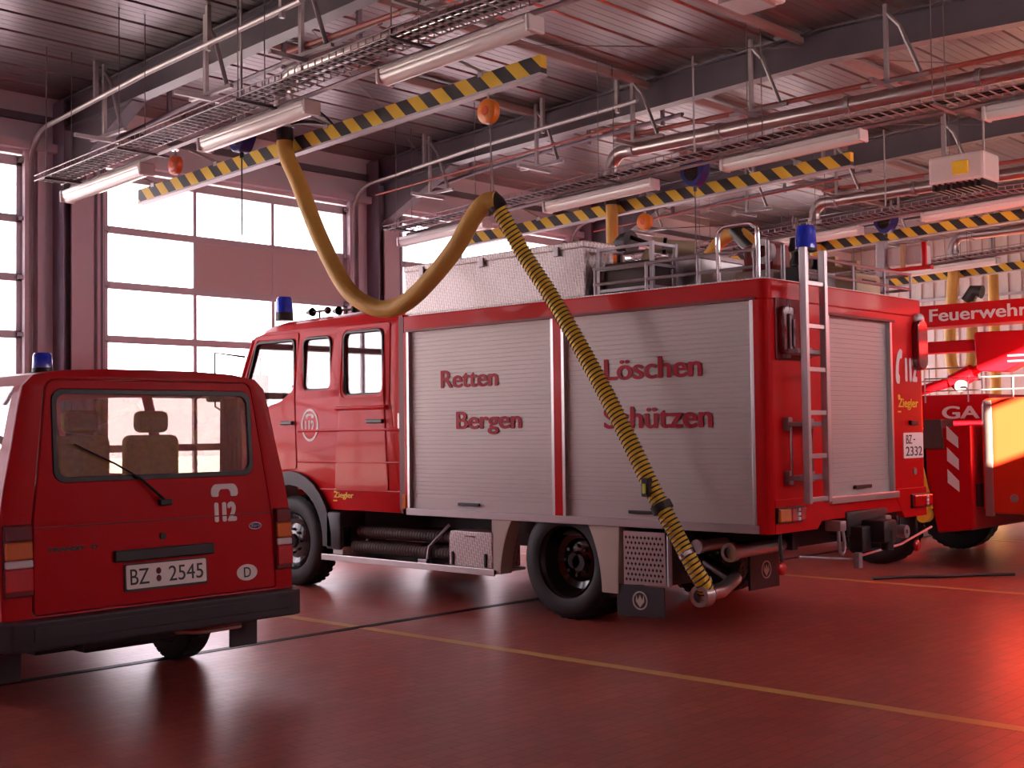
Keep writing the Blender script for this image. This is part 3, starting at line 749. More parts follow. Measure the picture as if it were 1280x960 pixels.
b.box(X0-0.012, X0+0.01, 5.0, 8.86, 2.545, 2.565); b.box(8.78, 9.96, Y0-0.015, Y0+0.01, 2.475, 2.495); b.each('gutter', M['darkred'], truck)

def shutter(y0, y1, z0, z1, name='roller_shutter'):
    """slatted shutter in side coordinates u0..u1"""
    def prof(step=0.0385):
        pts = []; z = z0+0.10; pts.append((0.0, z0)); pts.append((0.0, z0+0.10))
        while z < z1:
            zt = min(z+step, z1); pts += [(0.003, z), (0.003, z+0.003), (0.0, z+0.005), (0.0, zt-0.001)]; z = zt
        return pts
    return prof()
def shutter_side(ya, yb, z0, z1):
    bm = bmesh.new(); P = shutter(ya, yb, z0, z1); x = X0+0.035
    A = [bm.verts.new((x+d, ya, z)) for d, z in P]; B = [bm.verts.new((x+d, yb, z)) for d, z in P]
    for i in range(len(P)-1): bm.faces.new((A[i], A[i+1], B[i+1], B[i]))
    bmesh.ops.recalc_face_normals(bm, faces=bm.faces[:])
    sh = MB().add(bm); o = sh.build('roller_shutter', M['shutter'], truck)
    b = MB(); b.box(X0+0.0, X0+0.045, ya-0.005, ya+0.03, z0, z1, 0.003); b.box(X0+0.0, X0+0.045, yb-0.03, yb+0.005, z0, z1, 0.003); b.each('shutter_rail', M['alu'], o)
    yc = (ya+yb)/2; b = MB(); b.box(X0+0.005, X0+0.035, yc-0.01, yc+0.26, z0+0.045, z0+0.07, 0.006); b.build('shutter_handle', M['black'], o)
    return o
sh1 = shutter_side(7.00, 8.86, 0.875, 2.545)
sh2 = shutter_side(5.02, 6.91, 0.875, 2.545)
bm = bmesh.new(); P = shutter(0, 0, 1.045, 2.48); y = Y0+0.035
A = [bm.verts.new((8.83, y+d, z)) for d, z in P]; B = [bm.verts.new((9.92, y+d, z)) for d, z in P]
for i in range(len(P)-1): bm.faces.new((A[i], A[i+1], B[i+1], B[i]))
bmesh.ops.recalc_face_normals(bm, faces=bm.faces[:]); shr = MB().add(bm).build('roller_shutter', M['shutter'], truck)
b = MB(); b.box(8.825, 8.86, Y0-0.004, Y0+0.045, 1.045, 2.48, 0.003); b.box(9.89, 9.925, Y0-0.004, Y0+0.045, 1.045, 2.48, 0.003); b.each('shutter_rail', M['alu'], shr)
MB().box(9.25, 9.52, Y0-0.0, Y0+0.03, 1.09, 1.12, 0.006).build('shutter_handle', M['black'], shr)
M['letter'] = mat('red_film_letter', (0.42, 0.010, 0.035), 0.5, spec=0.2)
wx = 0.0
T_SIDE = Matrix.Translation((X0+0.031, 0, 0)) @ SIDE
for tx, ya, yb, za, zb in (('Retten', 8.42, 7.68, 1.995, 2.16), ):
    text('lettering', tx, -ya, -yb, za, zb, T_SIDE, 0, M['letter'], truck, 0.028, 'dark red word Retten')
text('lettering', 'Bergen', -8.22, -7.40, 1.565, 1.775, T_SIDE, 0, M['letter'], truck, 0.028, 'dark red word Bergen')
text('lettering', 'Löschen', -6.47, -5.50, 1.995, 2.17, T_SIDE, 0, M['letter'], truck, 0.028, 'dark red word Löschen')
text('lettering', 'Schützen', -6.48, -5.41, 1.60, 1.78, T_SIDE, 0, M['letter'], truck, 0.028, 'dark red word Schützen')

KZ = lambda z: z if z < 1.95 else 1.95+(z-1.95)*1.15
cab_marker = len(bpy.data.objects)
cab_before = set(bpy.data.objects)
# cab: near side built from plates, with windows
XC = 7.985
roofl = [(8.97, 2.63), (11.2, 2.66), (11.42, 2.55), (11.55, 2.30), (11.78, 1.75), (11.88, 1.55), (11.90, 0.62)]
def arch(yc, zc, r, a0, a1, n=12): return [(yc+r*math.cos(R(a0+(a1-a0)*k/n)), zc+r*math.sin(R(a0+(a1-a0)*k/n))) for k in range(n+1)]
WC = 10.70
sill_pts = [(8.97, 0.86), (9.0, 0.82), (10.0, 0.82)] 
outer = [(8.97, 2.63), (8.97, 0.82), (10.05, 0.82)] + [(p[0], p[1]) for p in arch(WC, 0.50, 0.66, 152, 12, 12)][::1]
outer = [(8.97, 2.60), (8.97, 0.82), (10.08, 0.82)] + arch(WC, 0.50, 0.68, 150, 20, 12) + [(11.88, 0.72), (11.88, 1.50), (11.78, 1.80), (11.56, 2.34), (11.44, 2.56), (11.2, 2.60)]
# note arch angles measured in (y,z) with y to the front
outer = [(8.97, 2.60), (8.97, 0.82), (10.08, 0.82)] + [(WC+0.68*math.cos(R(a)), 0.50+0.68*math.sin(R(a))) for a in range(150, 18, -12)] + [(11.88, 0.72), (11.88, 1.50), (11.78, 1.80), (11.56, 2.34), (11.44, 2.56), (11.2, 2.60)]
w3 = rrect(9.27, 9.87, 1.97, 2.52, 0.07); w2 = rrect(10.08, 10.53, 2.03, 2.50, 0.07)
w1 = rpoly([(10.69, 2.50), (11.36, 2.50), (11.66, 1.86), (11.35, 1.84), (10.95, 1.92), (10.69, 2.04)], 0.05)
def cab_side(x, flip):
    mt = Matrix.Translation((x, 0, 0)) @ SIDE
    bb = MB().add(plate(S(outer), [S(w3), S(w2), S(w1)], mt, -0.05 if not flip else 0.0, 0.0 if not flip else 0.05, 0.008))
    # lean upper part inwards
    for v in bb.bm.verts:
        if v.co.z > 1.9: v.co.x += (0.05 if not flip else -0.05)*((v.co.z-1.9)/0.7)**1.5
    return bb
cs = cab_side(XC, False); cs2 = cab_side(X1-0.03, True)
me = bpy.data.meshes.new('t2'); cs2.bm.to_mesh(me); cs.bm.from_mesh(me)
# roof, back, front, floor of the cab
def roof_strip(b):
    bm = bmesh.new(); prof = [(8.97, 2.56), (8.97, 2.68), (9.6, 2.72), (11.0, 2.70), (11.28, 2.67), (11.44, 2.57), (11.46, 2.52)]
    xs = [XC+0.05, XC+0.09, XC+0.18, XC+0.3, (X0+X1)/2, X1-0.33, X1-0.21, X1-0.12, X1-0.08]; dz = [-0.13, -0.05, -0.01, 0, 0.01, 0, -0.01, -0.05, -0.13]
    G = [[bm.verts.new((x, y, max(2.50, z+d))) for (y, z) in prof] for x, d in zip(xs, dz)]
    for i in range(len(xs)-1):
        for j in range(len(prof)-1): bm.faces.new((G[i][j], G[i][j+1], G[i+1][j+1], G[i+1][j]))
    bmesh.ops.recalc_face_normals(bm, faces=bm.faces[:]); b.add(bm, True)
roof_strip(cs)
cs.box(XC+0.02, X1-0.05, 8.97, 9.02, 0.82, 2.62)
cs.box(XC+0.02, X1-0.05, 11.76, 11.86, 0.75, 1.72, 0.02)
cs.box(XC+0.02, X1-0.05, 9.0, 10.1, 0.84, 0.92)
for (xa, xb) in ((XC, XC+0.07), (X1-0.10, X1-0.03)):   # windscreen pillars
    cs.tube([((xa+xb)/2+0.02*(1 if xa < 9 else -1), 11.44, 2.53), ((xa+xb)/2, 11.60, 2.22), ((xa+xb)/2, 11.83, 1.70)], 0.035, 8)
cs.box(XC+0.06, X1-0.09, 11.38, 11.46, 2.46, 2.56, 0.02)
cab = cs.build('cab', M['red'], truck)
g = MB(); g.box(XC+0.045, XC+0.05, 9.25, 9.90, 1.95, 2.54); g.box(XC+0.045, XC+0.05, 10.05, 10.56, 2.0, 2.52); g.add(plate(S(w1), [], Matrix.Translation((XC+0.045, 0, 0)) @ SIDE, -0.004, 0.0))
g.box(X1-0.08, X1-0.075, 9.25, 9.90, 1.95, 2.54); g.box(X1-0.08, X1-0.075, 10.05, 10.56, 2.0, 2.52); g.add(plate(S(w1), [], Matrix.Translation((X1-0.075, 0, 0)) @ SIDE, -0.004, 0.0))
g.prism([(11.44, 2.48), (11.45, 2.48), (11.83, 1.72), (11.82, 1.72)], XC+0.06, X1-0.09, Matrix(((0, 0, 1, 0), (1, 0, 0, 0), (0, 1, 0, 0), (0, 0, 0, 1))))
g.build('cab_glass', M['glass'], truck)
# window rubbers
def rim(loop, x, w=0.018):
    return [(x, p[0], p[1]) for p in loop]
b = MB()
for lp in (w3, w2, w1): b.tube(rim(lp, XC+0.028), 0.014, 6, closed=True)
b.each('window_seal', M['black'], truck)
# door outline seams and swages (raised door skins)
def skin(y0, y1, z0, z1, hole, name):
    mt = Matrix.Translation((XC, 0, 0)) @ SIDE
    bb = MB().add(plate(S(rpoly([(y0, z0), (y1, z0), (y1, z1), (y0, z1)], 0.04)), [S(hole)] if hole else [], mt, 0.0, 0.010, 0.005))
    for v in bb.bm.verts:
        if v.co.z > 1.9: v.co.x += 0.05*((v.co.z-1.9)/0.7)**1.5
    return bb
d = skin(9.17, 9.985, 1.02, 2.58, rrect(9.245, 9.895, 1.945, 2.545, 0.08), 'd'); rear_door = d.build('cab_door', M['red'], truck)
mt = Matrix.Translation((XC, 0, 0)) @ SIDE
fd = [(10.625, 2.57), (11.40, 2.57), (11.80, 1.62), (11.80, 1.08), (11.28, 1.08), (11.05, 1.20), (10.625, 1.22)]
fh = rpoly([(10.665, 2.525), (11.375, 2.525), (11.70, 1.84), (11.35, 1.81), (10.95, 1.89), (10.665, 2.01)], 0.05)
bb = MB().add(plate(S(rpoly(fd, 0.04)), [S(fh)], mt, 0.0, 0.010, 0.005))
for v in bb.bm.verts:
    if v.co.z > 1.9: v.co.x += 0.05*((v.co.z-1.9)/0.7)**1.5
front_door = bb.build('cab_door', M['red'], truck)
b = MB()
for (z, r) in ((1.62, 0.016), (1.30, 0.014), (1.02, 0.012)):
    b.tube([(XC+0.002, 8.99, z), (XC+0.002, 10.6, z)], r, 8)
b.tube([(XC-0.006, 9.2, 1.84), (XC-0.006, 9.96, 1.84)], 0.022, 8)
b.each('swage_line', M['red'], truck)
b = MB(); b.box(XC-0.006, XC+0.002, 8.96, 8.985, 0.82, 2.58); b.box(X0+0.0, X0+0.02, 8.90, 8.97, 0.86, 2.6); b.build('body_gap', M['darkred'], truck)
for yy, dr, ln in ((9.22, rear_door, 0.24), (10.66, front_door, 0.2)):
    b = MB(); b.box(XC-0.045, XC-0.02, yy, yy+ln, 1.685, 1.725, 0.010); b.box(XC-0.03, XC+0.0, yy+0.02, yy+0.05, 1.685, 1.725); b.box(XC-0.03, XC, yy+ln-0.05, yy+ln-0.02, 1.685, 1.725); b.build('door_handle', M['black'], dr)
# phone roundel and writing on the cab
b = MB(); mt = Matrix.Translation((XC-0.002, 0, 0)) @ SIDE
b.add(plate(ring_pts(-10.40, 1.68, 0.14, 0.17), [ring_pts(-10.40, 1.68, 0.118, 0.145)], mt, 0, 0.003)); b.build('roundel', M['white'], truck)
text('lettering', '112', -10.475, -10.325, 1.61, 1.73, mt, 0, M['white'], truck, 0.03, 'white number 112')
def phone(cx, cz, w, h, vertical, mtx, m, parent, nm='phone_symbol'):
    """telephone handset silhouette"""
    pts = [(-0.5, -0.5), (-0.5, -0.05), (-0.42, 0.3), (-0.25, 0.5), (0.25, 0.5), (0.42, 0.3), (0.5, -0.05), (0.5, -0.5), (0.22, -0.5), (0.20, -0.12), (0.15, 0.02), (-0.15, 0.02), (-0.20, -0.12), (-0.22, -0.5)]
    if vertical: pts = [(-q[1]*1.0, q[0]) for q in pts]
    pts = rpoly([(cx+q[0]*w, cz+q[1]*h) for q in pts], 0.02, 3)
    return MB().add(plate(pts, [], mtx, 0, 0.003)).build(nm, m, parent)
phone(-10.40, 1.775, 0.14, 0.045, False, mt, M['white'], truck)
def brandmark(mtx, u0, u1, v0, v1):
    h = v1-v0
    text('maker_lettering', 'Ziegler', u0, u1, v0, v1, mtx, 0, M['yellow'], truck, 0.02, 'yellow word Ziegler')
    b = MB(); b.add(plate(ring_pts(u0+0.02, v1+0.012, 0.022, 0.022, 14), [], mtx, 0, 0.003)); b.add(plate([(u0-0.01, v0-0.02), (u0+0.05, v0-0.02), (u0+0.05, v0-0.008), (u0-0.01, v0-0.008)], [], mtx, 0, 0.003)); b.build('maker_mark', M['yellow'], truck)
brandmark(mt, -10.01, -9.70, 0.925, 1.00)
MB().box(X0-0.008, X0+0.005, 8.88, 8.93, 0.87, 1.0, 0.003).each('marker_lamp', M['amber'], truck)
b = MB(); b.box(XC-0.008, XC+0.004, 8.99, 9.03, 1.62, 1.78, 0.003); b.each('marker_lamp', M['amber'], truck)
# cab interior
b = MB()
for (xa, xb, yy) in ((8.15, 8.65, 10.45), (9.75, 10.2, 10.45), (8.2, 10.2, 9.3)):
    b.box(xa, xb, yy-0.10, yy, 1.25, 1.98, 0.04); b.box(xa, xb, yy-0.05, yy+0.45, 1.15, 1.30, 0.04)
b.box(8.3, 8.5, 10.33, 10.42, 1.95, 2.18, 0.04); b.box(9.85, 10.05, 10.33, 10.42, 1.95, 2.18, 0.04)
b.each('seat', M['darkcloth'], truck)
b = MB(); b.tube([(8.45+0.23*math.cos(2*PI*k/20), 11.15+0.14*math.sin(2*PI*k/20), 1.93+0.17*math.sin(2*PI*k/20)) for k in range(20)], 0.014, 6, closed=True); b.tube([(8.45, 11.15, 1.93), (8.45, 11.5, 1.5)], 0.025, 8); b.build('steering_wheel', M['black'], truck)
MB().box(8.05, 10.4, 11.45, 11.76, 1.3, 1.72, 0.05).build('dashboard', M['darkcloth'], truck)
# mirrors
for x, s_ in ((XC-0.25, -1), (X1+0.2, 1)):
    b = MB(); b.box(x-0.10, x+0.10, 11.72, 11.80, 1.95, 2.22, 0.02); b.build('mirror', M['black'], truck)
    b = MB(); xr = XC if s_ < 0 else X1-0.03; b.tube([(xr, 11.55, 2.38), (x, 11.76, 2.42), (x, 11.76, 1.90), (xr, 11.75, 1.75)], 0.012, 6); b.build('mirror_arm', M['black'], truck)
# roof beacon and horns
def beacon(x, y, z, par, r=0.095, h=0.17, base=0.09):
    c = MB().lathe([(0, 0), (0, r*1.05), (base, r), (base, 0)], (x, y, z), 'z', 20).build('beacon_base', M['black'], par)
    return MB().lathe([(base, 0), (base, r), (base+h*0.85, r*0.92), (base+h, r*0.75), (base+h, 0)], (x, y, z), 'z', 20).build('beacon', M['beacon'], par, 'blue beacon lens')
beacon(8.17, 11.08, 2.82, truck)
b = MB(); 
for xx, yy in ((8.3, 10.75), (8.42, 10.45)):
    b.tube([(xx, yy, 2.90), (xx, yy-0.26, 2.90)], 0.012, 8); b.lathe([(0, 0.05), (0.08, 0.02), (0.10, 0.015)], (xx, yy, 2.90), 'y', 14); b.tube([(xx, yy-0.12, 2.80), (xx, yy-0.12, 2.90)], 0.012, 6); b.ball((xx, yy-0.26, 2.90), 0.04)
b.each('air_horn', M['chassis'], truck)
MB().box(8.3, 8.9, 9.4, 9.9, 2.71, 2.78, 0.02).build('roof_hatch', M['darkred'], truck)

for o_ in set(bpy.data.objects)-cab_before:
    if o_.type == 'MESH' and not o_.name.startswith(('beacon', 'air_horn')):
        for v in o_.data.vertices: v.co.z = KZ(v.co.z)
# front wheel and fender
def wheel(cx, cy, r, w, parent, name='wheel', rim_r=0.62, dish=0.10, sgn=-1, rimmat='blackpaint'):
    """cx is the outer face"""
    rr = r*rim_r; d = -sgn
    prof = [(0.035, rr*0.98), (0.0, rr*1.04), (-0.012, rr*1.15), (-0.012+0.006, r*0.88), (0.015, r*0.965), (0.045, r), (w*0.33, r), (w*0.33, r-0.012), (w*0.37, r-0.012), (w*0.37, r), (w*0.63, r), (w*0.63, r-0.012), (w*0.67, r-0.012), (w*0.67, r), (w-0.045, r), (w-0.01, r*0.95), (w, r*0.85), (w, rr)]
    ty = MB().lathe([(p, q) for p, q in prof], (cx, cy, r), 'x', 44, d)
    for k in range(36):
        a = 2*PI*k/36
        for off in (0.04, w*0.55):
            mt_ = Matrix.Translation((cx, cy, r)) @ Matrix.Rotation(a, 4, 'X')
            xa, xb = sorted((d*off, d*(off+w*0.36))); ty.box(xa, xb, -0.02, 0.02, r-0.008, r+0.003, mtx=mt_)
    t_ = ty.build('tyre', M['rubber'], parent)
    rm = MB(); rm.lathe([(0.03, rr*0.985), (0.005, rr*0.97), (0.02, rr*0.93), (0.05, rr*0.88), (dish, rr*0.80), (dish+0.02, rr*0.62), (dish-0.01, rr*0.40), (dish-0.01, 0.0)], (cx, cy, r), 'x', 40, d)
    ro = rm.build('rim', M[rimmat], t_)
    h = MB(); h.lathe([(dish-0.02, 0.0), (dish-0.07 if dish > 0.06 else -0.01, 0.0), (dish-0.07 if dish > 0.06 else -0.01, rr*0.22), (dish, rr*0.27)], (cx, cy, r), 'x', 24, d)
    for k in range(8):
        a = 2*PI*k/8; yy, zz_ = cy+rr*0.42*math.cos(a), r+rr*0.42*math.sin(a)
        h.tube([(cx+d*(dish-0.035), yy, zz_), (cx+d*dish, yy, zz_)], 0.016, 6)
    h.build('wheel_hub', M['blackpaint'] if rimmat == 'blackpaint' else M['black'], t_)
    return t_
wheel(X0+0.03, WC, 0.47, 0.26, truck, dish=0.03)
wheel(X1-0.05, WC, 0.47, 0.26, truck, dish=0.03, sgn=1)
wheel(X0+0.05, 6.93, 0.485, 0.27, truck, dish=0.17); wheel(X0+0.34, 6.93, 0.485, 0.26, truck, dish=0.06)
wheel(X1-0.05, 6.93, 0.485, 0.27, truck, dish=0.17, sgn=1); wheel(X1-0.34, 6.93, 0.485, 0.26, truck, dish=0.06, sgn=1)
b = MB()   # black front wing arch
bm = bmesh.new(); ra, rb = 0.56, 0.70; K = 16; rows = []
for k in range(K+1):
    a = R(185-(185+5)*k/K); rows.append([bm.verts.new((x, WC+r*math.cos(a), 0.50+r*math.sin(a))) for x, r in ((XC-0.05, ra), (XC-0.05, rb), (XC+0.35, rb), (XC+0.35, ra))])
for A, B in zip(rows, rows[1:]):
    for q in range(4): bm.faces.new((A[q], A[(q+1) % 4], B[(q+1) % 4], B[q]))
bm.faces.new(rows[0]); bm.faces.new(rows[-1][::-1]); bmesh.ops.recalc_face_normals(bm, faces=bm.faces[:]); b.add(bm, True)
b.box(XC-0.05, XC+0.3, 9.86, 10.10, 0.42, 0.80, 0.03)
b.build('front_wing', M['charcoal'], truck)
# chassis
b = MB()
for x in (8.75, 9.65): b.box(x, x+0.08, 5.2, 11.6, 0.62, 0.80)
for y in (5.3, 6.2, 7.7, 9.4): b.box(8.75, 9.73, y, y+0.08, 0.62, 0.8)
b.lathe([(0, 0), (0, 0.07), (2.3, 0.07), (2.3, 0)], (8.1, 6.88, 0.47), 'x', 14); b.ball((9.24, 6.88, 0.47), 0.2)
b.lathe([(0, 0), (0, 0.06), (2.3, 0.06), (2.3, 0)], (8.1, WC, 0.47), 'x', 14)
b.box(9.9, 10.45, 7.6, 9.6, 0.35, 0.8, 0.03); b.box(8.9, 9.6, 9.6, 11.3, 0.45, 1.2, 0.05)
b.box(8.3, 10.4, 5.1, 8.9, 0.80, 0.87)
b.build('chassis', M['chassis'], truck)
# lower side: step board, suction hoses, box
b = MB(); b.box(X0+0.0, X0+0.40, 7.72, 10.17, 0.335, 0.36); b.box(X0-0.01, X0+0.01, 7.72, 10.17, 0.31, 0.37, 0.004); sb = b.build('step_board', M['alu'], truck)
b = MB(); b.box(X0+0.02, X0+0.14, 9.86, 10.02, 0.37, 0.66, 0.01); b.build('bracket_box', M['white'], truck)
for (xx, zz_) in ((X0+0.2, 0.60), (X0+0.12, 0.46), (X0+0.32, 0.46)):
    b = MB(); pts = [(xx, 8.36+0.02*k, zz_) for k in range(72)]; b.tube(pts, [0.062 if k % 2 else 0.055 for k in range(72)], 12)
    b.each('suction_hose', M['brown'], truck)
b = MB(); b.tube([(X0+0.05, 8.66, 0.36), (X0+0.05, 8.62, 0.52), (X0+0.2, 8.50, 0.72)], 0.015, 6); b.box(X0+0.02, X0+0.08, 8.63, 8.75, 0.36, 0.40, 0.004); b.build('hose_strap', M['galv'], truck)
b = MB(); b.prism(S([(7.76, 0.37), (8.31, 0.37), (8.31, 0.63), (8.29, 0.69), (7.76, 0.69)]), -0.38, -0.01, Matrix.Translation((X0, 0, 0)) @ SIDE, 0.008); tb = b.build('storage_box', M['checker'], truck)
b = MB(); b.tube([(X0+0.0, 8.08, 0.645), (X0-0.02, 8.06, 0.65), (X0-0.02, 7.98, 0.65), (X0+0.0, 7.96, 0.645)], 0.008, 6); b.build('box_handle', M['chrome'], tb)
b = MB(); 
for yy in (7.84, 8.26): b.box(X0-0.005, X0+0.015, yy-0.01, yy+0.01, 0.38, 0.50, 0.003)
b.each('box_latch', M['black'], tb)
# cream rear wheel surround
def fender(ya, yb, pts, nm='wheel_arch_panel'):
    return MB().prism(S(pts), -0.14, 0.012, Matrix.Translation((X0+0.03, 0, 0)) @ SIDE, 0.006).build(nm, M['cream'], truck)
def ell(z): return 0.60*math.sqrt(max(0, 1-((z-0.25)/0.86)**2))
zs = [0.33+0.048*k for k in range(11)]
fender(0, 0, [(7.77, 0.815), (7.77, 0.32)] + [(7.07+ell(z), z) for z in zs])
zs = [0.265+0.055*k for k in range(11)]
fender(0, 0, [(6.33, 0.815)] + [(7.10-ell(z)*0.97, z) for z in zs[::-1]] + [(6.35, 0.265)])
MB().add(plate(S([(7.5, 0.7), (7.45, 0.815), (6.35, 0.815), (6.3, 0.7)]), [], Matrix.Translation((X0+0.16, 0, 0)) @ SIDE, -0.02, 0)).build('arch_liner', M['chassis'], truck)
# perforated box behind the wheel
b = MB(); b.prism(S([(5.86, 0.36), (6.31, 0.34), (6.31, 0.78), (5.88, 0.78)]), -0.40, 0.0, Matrix.Translation((X0+0.05, 0, 0)) @ SIDE, 0.01); gb = b.build('muffler_box', M['chassis'], truck)
b = MB()
holes = []
for r_ in range(9):
    for c in range(10):
        u = -6.275+0.038*c+(0.0185 if r_ % 2 else 0); v = 0.39+0.042*r_
        if u < -5.91: holes.append([(u-0.014, v), (u, v-0.017), (u+0.014, v), (u, v+0.017)])
b.add(plate(S([(5.88, 0.36), (6.30, 0.345), (6.30, 0.775), (5.89, 0.775)]), holes, Matrix.Translation((X0+0.04, 0, 0)) @ SIDE, 0.0, 0.004)); b.build('perforated_guard', M['alu'], gb)
b = MB(); b.tube([(X0+0.03, 5.84, 0.36), (X0+0.03, 5.84, 0.76)], 0.02, 8); b.build('guard_bracket', M['galv'], truck)
# mud flaps with round marks
def mudflap(x, y0, y1, z0, z1, rear):
    mt_ = Matrix.Translation((x, 0, 0)) @ SIDE if not rear else REAR
    o = MB().add(plate(S([(y0, z0), (y1, z0-0.02), (y1, z1), (y0, z1)]), [], mt_, -0.015, 0, 0.003)).build('mudflap', M['charcoal'], truck)
    cu, cv = -(y0+y1)/2, (z0+z1)/2+0.0; r_ = min(0.075, (z1-z0)*0.36)
    b = MB(); b.add(plate(ring_pts(cu, cv, r_, r_), [ring_pts(cu, cv, r_*0.84, r_*0.84)], mt_, 0, 0.004))
    b.add(plate([(cu-r_*0.5, cv+r_*0.6), (cu-r_*0.55, cv-r_*0.1), (cu, cv-r_*0.72), (cu+r_*0.55, cv-r_*0.1), (cu+r_*0.5, cv+r_*0.6), (cu+r_*0.3, cv+0.0), (cu, cv+r_*0.6), (cu-r_*0.3, cv+0.0)], [], mt_, 0, 0.004))
    b.build('round_mark', M['cream'], o)
mudflap(X0+0.03, 5.90, 6.37, 0.11, 0.345, False)
o = MB().box(9.38, 9.86, 6.0, 6.025, 0.17, 0.60, 0.004).build('mudflap', M['charcoal'], truck)
mt_ = Matrix.Translation((0, 6.0, 0)) @ REAR; cu, cv, r_ = 9.64, 0.335, 0.08
b = MB(); b.add(plate(ring_pts(cu, cv, r_, r_), [ring_pts(cu, cv, r_*0.84, r_*0.84)], mt_, 0, 0.004))
b.add(plate([(cu-r_*0.5, cv+r_*0.6), (cu-r_*0.55, cv-r_*0.1), (cu, cv-r_*0.72), (cu+r_*0.55, cv-r_*0.1), (cu+r_*0.5, cv+r_*0.6), (cu+r_*0.3, cv), (cu, cv+r_*0.6), (cu-r_*0.3, cv)], [], mt_, 0, 0.004)); b.build('round_mark', M['cream'], o)
# pipe outlets
b = MB(); b.lathe([(0, 0.045), (0, 0.07), (0.03, 0.075), (0.07, 0.07), (0.07, 0.055), (0.35, 0.05)], (X0+0.0, 5.27, 0.66), 'x', 20); b.lathe([(0.04, 0), (0.04, 0.045)], (X0, 5.27, 0.66), 'x', 20); b.tube([(X0+0.35, 5.27, 0.66), (X0+0.8, 5.3, 0.66)], 0.05, 10); b.build('pump_outlet', M['duct'], truck)
b = MB(); b.lathe([(0, 0.0), (0, 0.055), (0.05, 0.06), (0.05, 0.045), (0.4, 0.045)], (X0+0.08, 5.62, 0.68), 'x', 20); b.build('pump_outlet', M['galv'], truck)
b = MB(); b.tube([(7.86, 5.38, 0.36), (8.0, 5.38, 0.36), (8.3, 5.45, 0.42), (8.6, 5.9, 0.5)], 0.055, 12); b.build('exhaust_pipe', M['duct'], truck)
b = MB(); b.tube([(X0+0.02, 5.55, 0.42), (X0+0.05, 5.45, 0.38), (X0+0.2, 5.4, 0.40)], 0.03, 8); b.build('hook_bracket', M['galv'], truck)
# rear corner markers on stalks
for xx in (8.12, 10.35):
    o = MB().tube([(xx, Y0+0.03, 0.82), (xx, Y0+0.03, 0.70), (xx, Y0+0.02, 0.60)], 0.014, 8).build('marker_stalk', M['black'], truck)
    zz_ = 0.50
    MB().lathe([(0, 0), (0.0, 0.035), (0.012, 0.05), (0.03, 0.05), (0.035, 0)], (xx, Y0-0.0, zz_+0.05), 'y', 20).build('red_reflector', M['lampred'], o)
# rear lamps
for xa, xb, am in ((8.01, 8.40, True), (10.20, 10.56, False)):
    o = MB().box(xa, xb, Y0-0.02, Y0+0.01, 0.885, 1.005, 0.008).build('tail_lamp', M['black'], truck)
    w_ = (xb-xa)
    MB().box(xa+0.01, xa+w_*0.42, Y0-0.045, Y0-0.015, 0.895, 0.995, 0.01).build('amber_lens' if am else 'red_lens', M['amber'] if am else M['lampred'], o)
    MB().box(xa+w_*0.43, xa+w_*0.64, Y0-0.045, Y0-0.015, 0.895, 0.995, 0.01).build('red_lens', M['lampred'], o)
    b = MB()
    for q in range(3): b.box(xa+w_*0.65, xa+w_*0.75, Y0-0.047, Y0-0.015, 0.897+0.034*q, 0.925+0.034*q, 0.005)
    b.build('reversing_lens', M['clearlens'], o)
    MB().box(xa+w_*0.76, xb-0.01, Y0-0.045, Y0-0.015, 0.895, 0.995, 0.01).build('red_lens', M['lampred'], o)
# upper corner lamps
b = MB(); b.box(8.05, 8.40, Y0-0.012, Y0+0.0, 2.10, 2.56, 0.01); o = b.build('lamp_recess', M['darkred'], truck)
b = MB(); b.prism(rrect(8.08, 8.26, 2.14, 2.50, 0.05), 0, 0.05, Matrix.Translation((0, Y0-0.01, 0)) @ REAR, 0.012); b.build('corner_lamp', M['lampdark'], o)
b = MB(); b.tube([(8.16, Y0-0.07, 2.18), (8.16, Y0-0.07, 2.44)], 0.01, 6); b.tube([(8.21, Y0-0.07, 2.2), (8.21, Y0-0.07, 2.4)], 0.01, 6); b.build('lamp_guard', M['galv'], o)
b = MB(); b.prism(rrect(10.30, 10.50, 2.08, 2.52, 0.08), 0, 0.06, Matrix.Translation((0, Y0, 0)) @ REAR, 0.015); o = b.build('corner_lamp', M['lampdark'], truck)
MB().ball((10.40, Y0-0.02, 2.53), 0.075, (1, 0.6, 0.7)).build('lamp_cap', M['clearlens'], o)
# writing on the rear
RT = Matrix.Translation((0, Y0-0.001, 0)) @ REAR
phone(10.035, 2.11, 0.30*0.30, 0.30, False, RT, M['white'], truck) if False else None
pts = [(-0.04, 0.0)]
hs = rpoly([(10.075, 2.26), (10.02, 2.22), (9.985, 2.12), (9.975, 2.02), (9.99, 1.96), (10.045, 1.95), (10.055, 2.02), (10.03, 2.04), (10.035, 2.12), (10.06, 2.175), (10.095, 2.17), (10.11, 2.24)], 0.02, 3)
MB().add(plate(hs, [], RT, 0, 0.003)).build('phone_symbol', M['white'], truck)
text('lettering', '112', 10.155, 10.385, 1.975, 2.185, RT, 0, M['white'], truck, 0.075, 'white number 112')
brandmark(RT, 10.01, 10.39, 1.73, 1.83)
pl = MB(); pl.prism(rrect(10.085, 10.46, 1.315, 1.535, 0.015), 0, 0.008, Matrix.Translation((0, Y0, 0)) @ REAR); plo = pl.build('number_plate', M['plate'], truck)
P2 = Matrix.Translation((0, Y0-0.009, 0)) @ REAR
for tx, a_, b_, c_, d_ in (('BZ', 10.13, 10.24, 1.44, 1.515), ('-', 10.27, 10.30, 1.47, 1.48), ('2332', 10.12, 10.43, 1.335, 1.415)):
    text('plate_lettering', tx, a_, b_, c_, d_, P2, 0, M['black'], plo, 0.0)
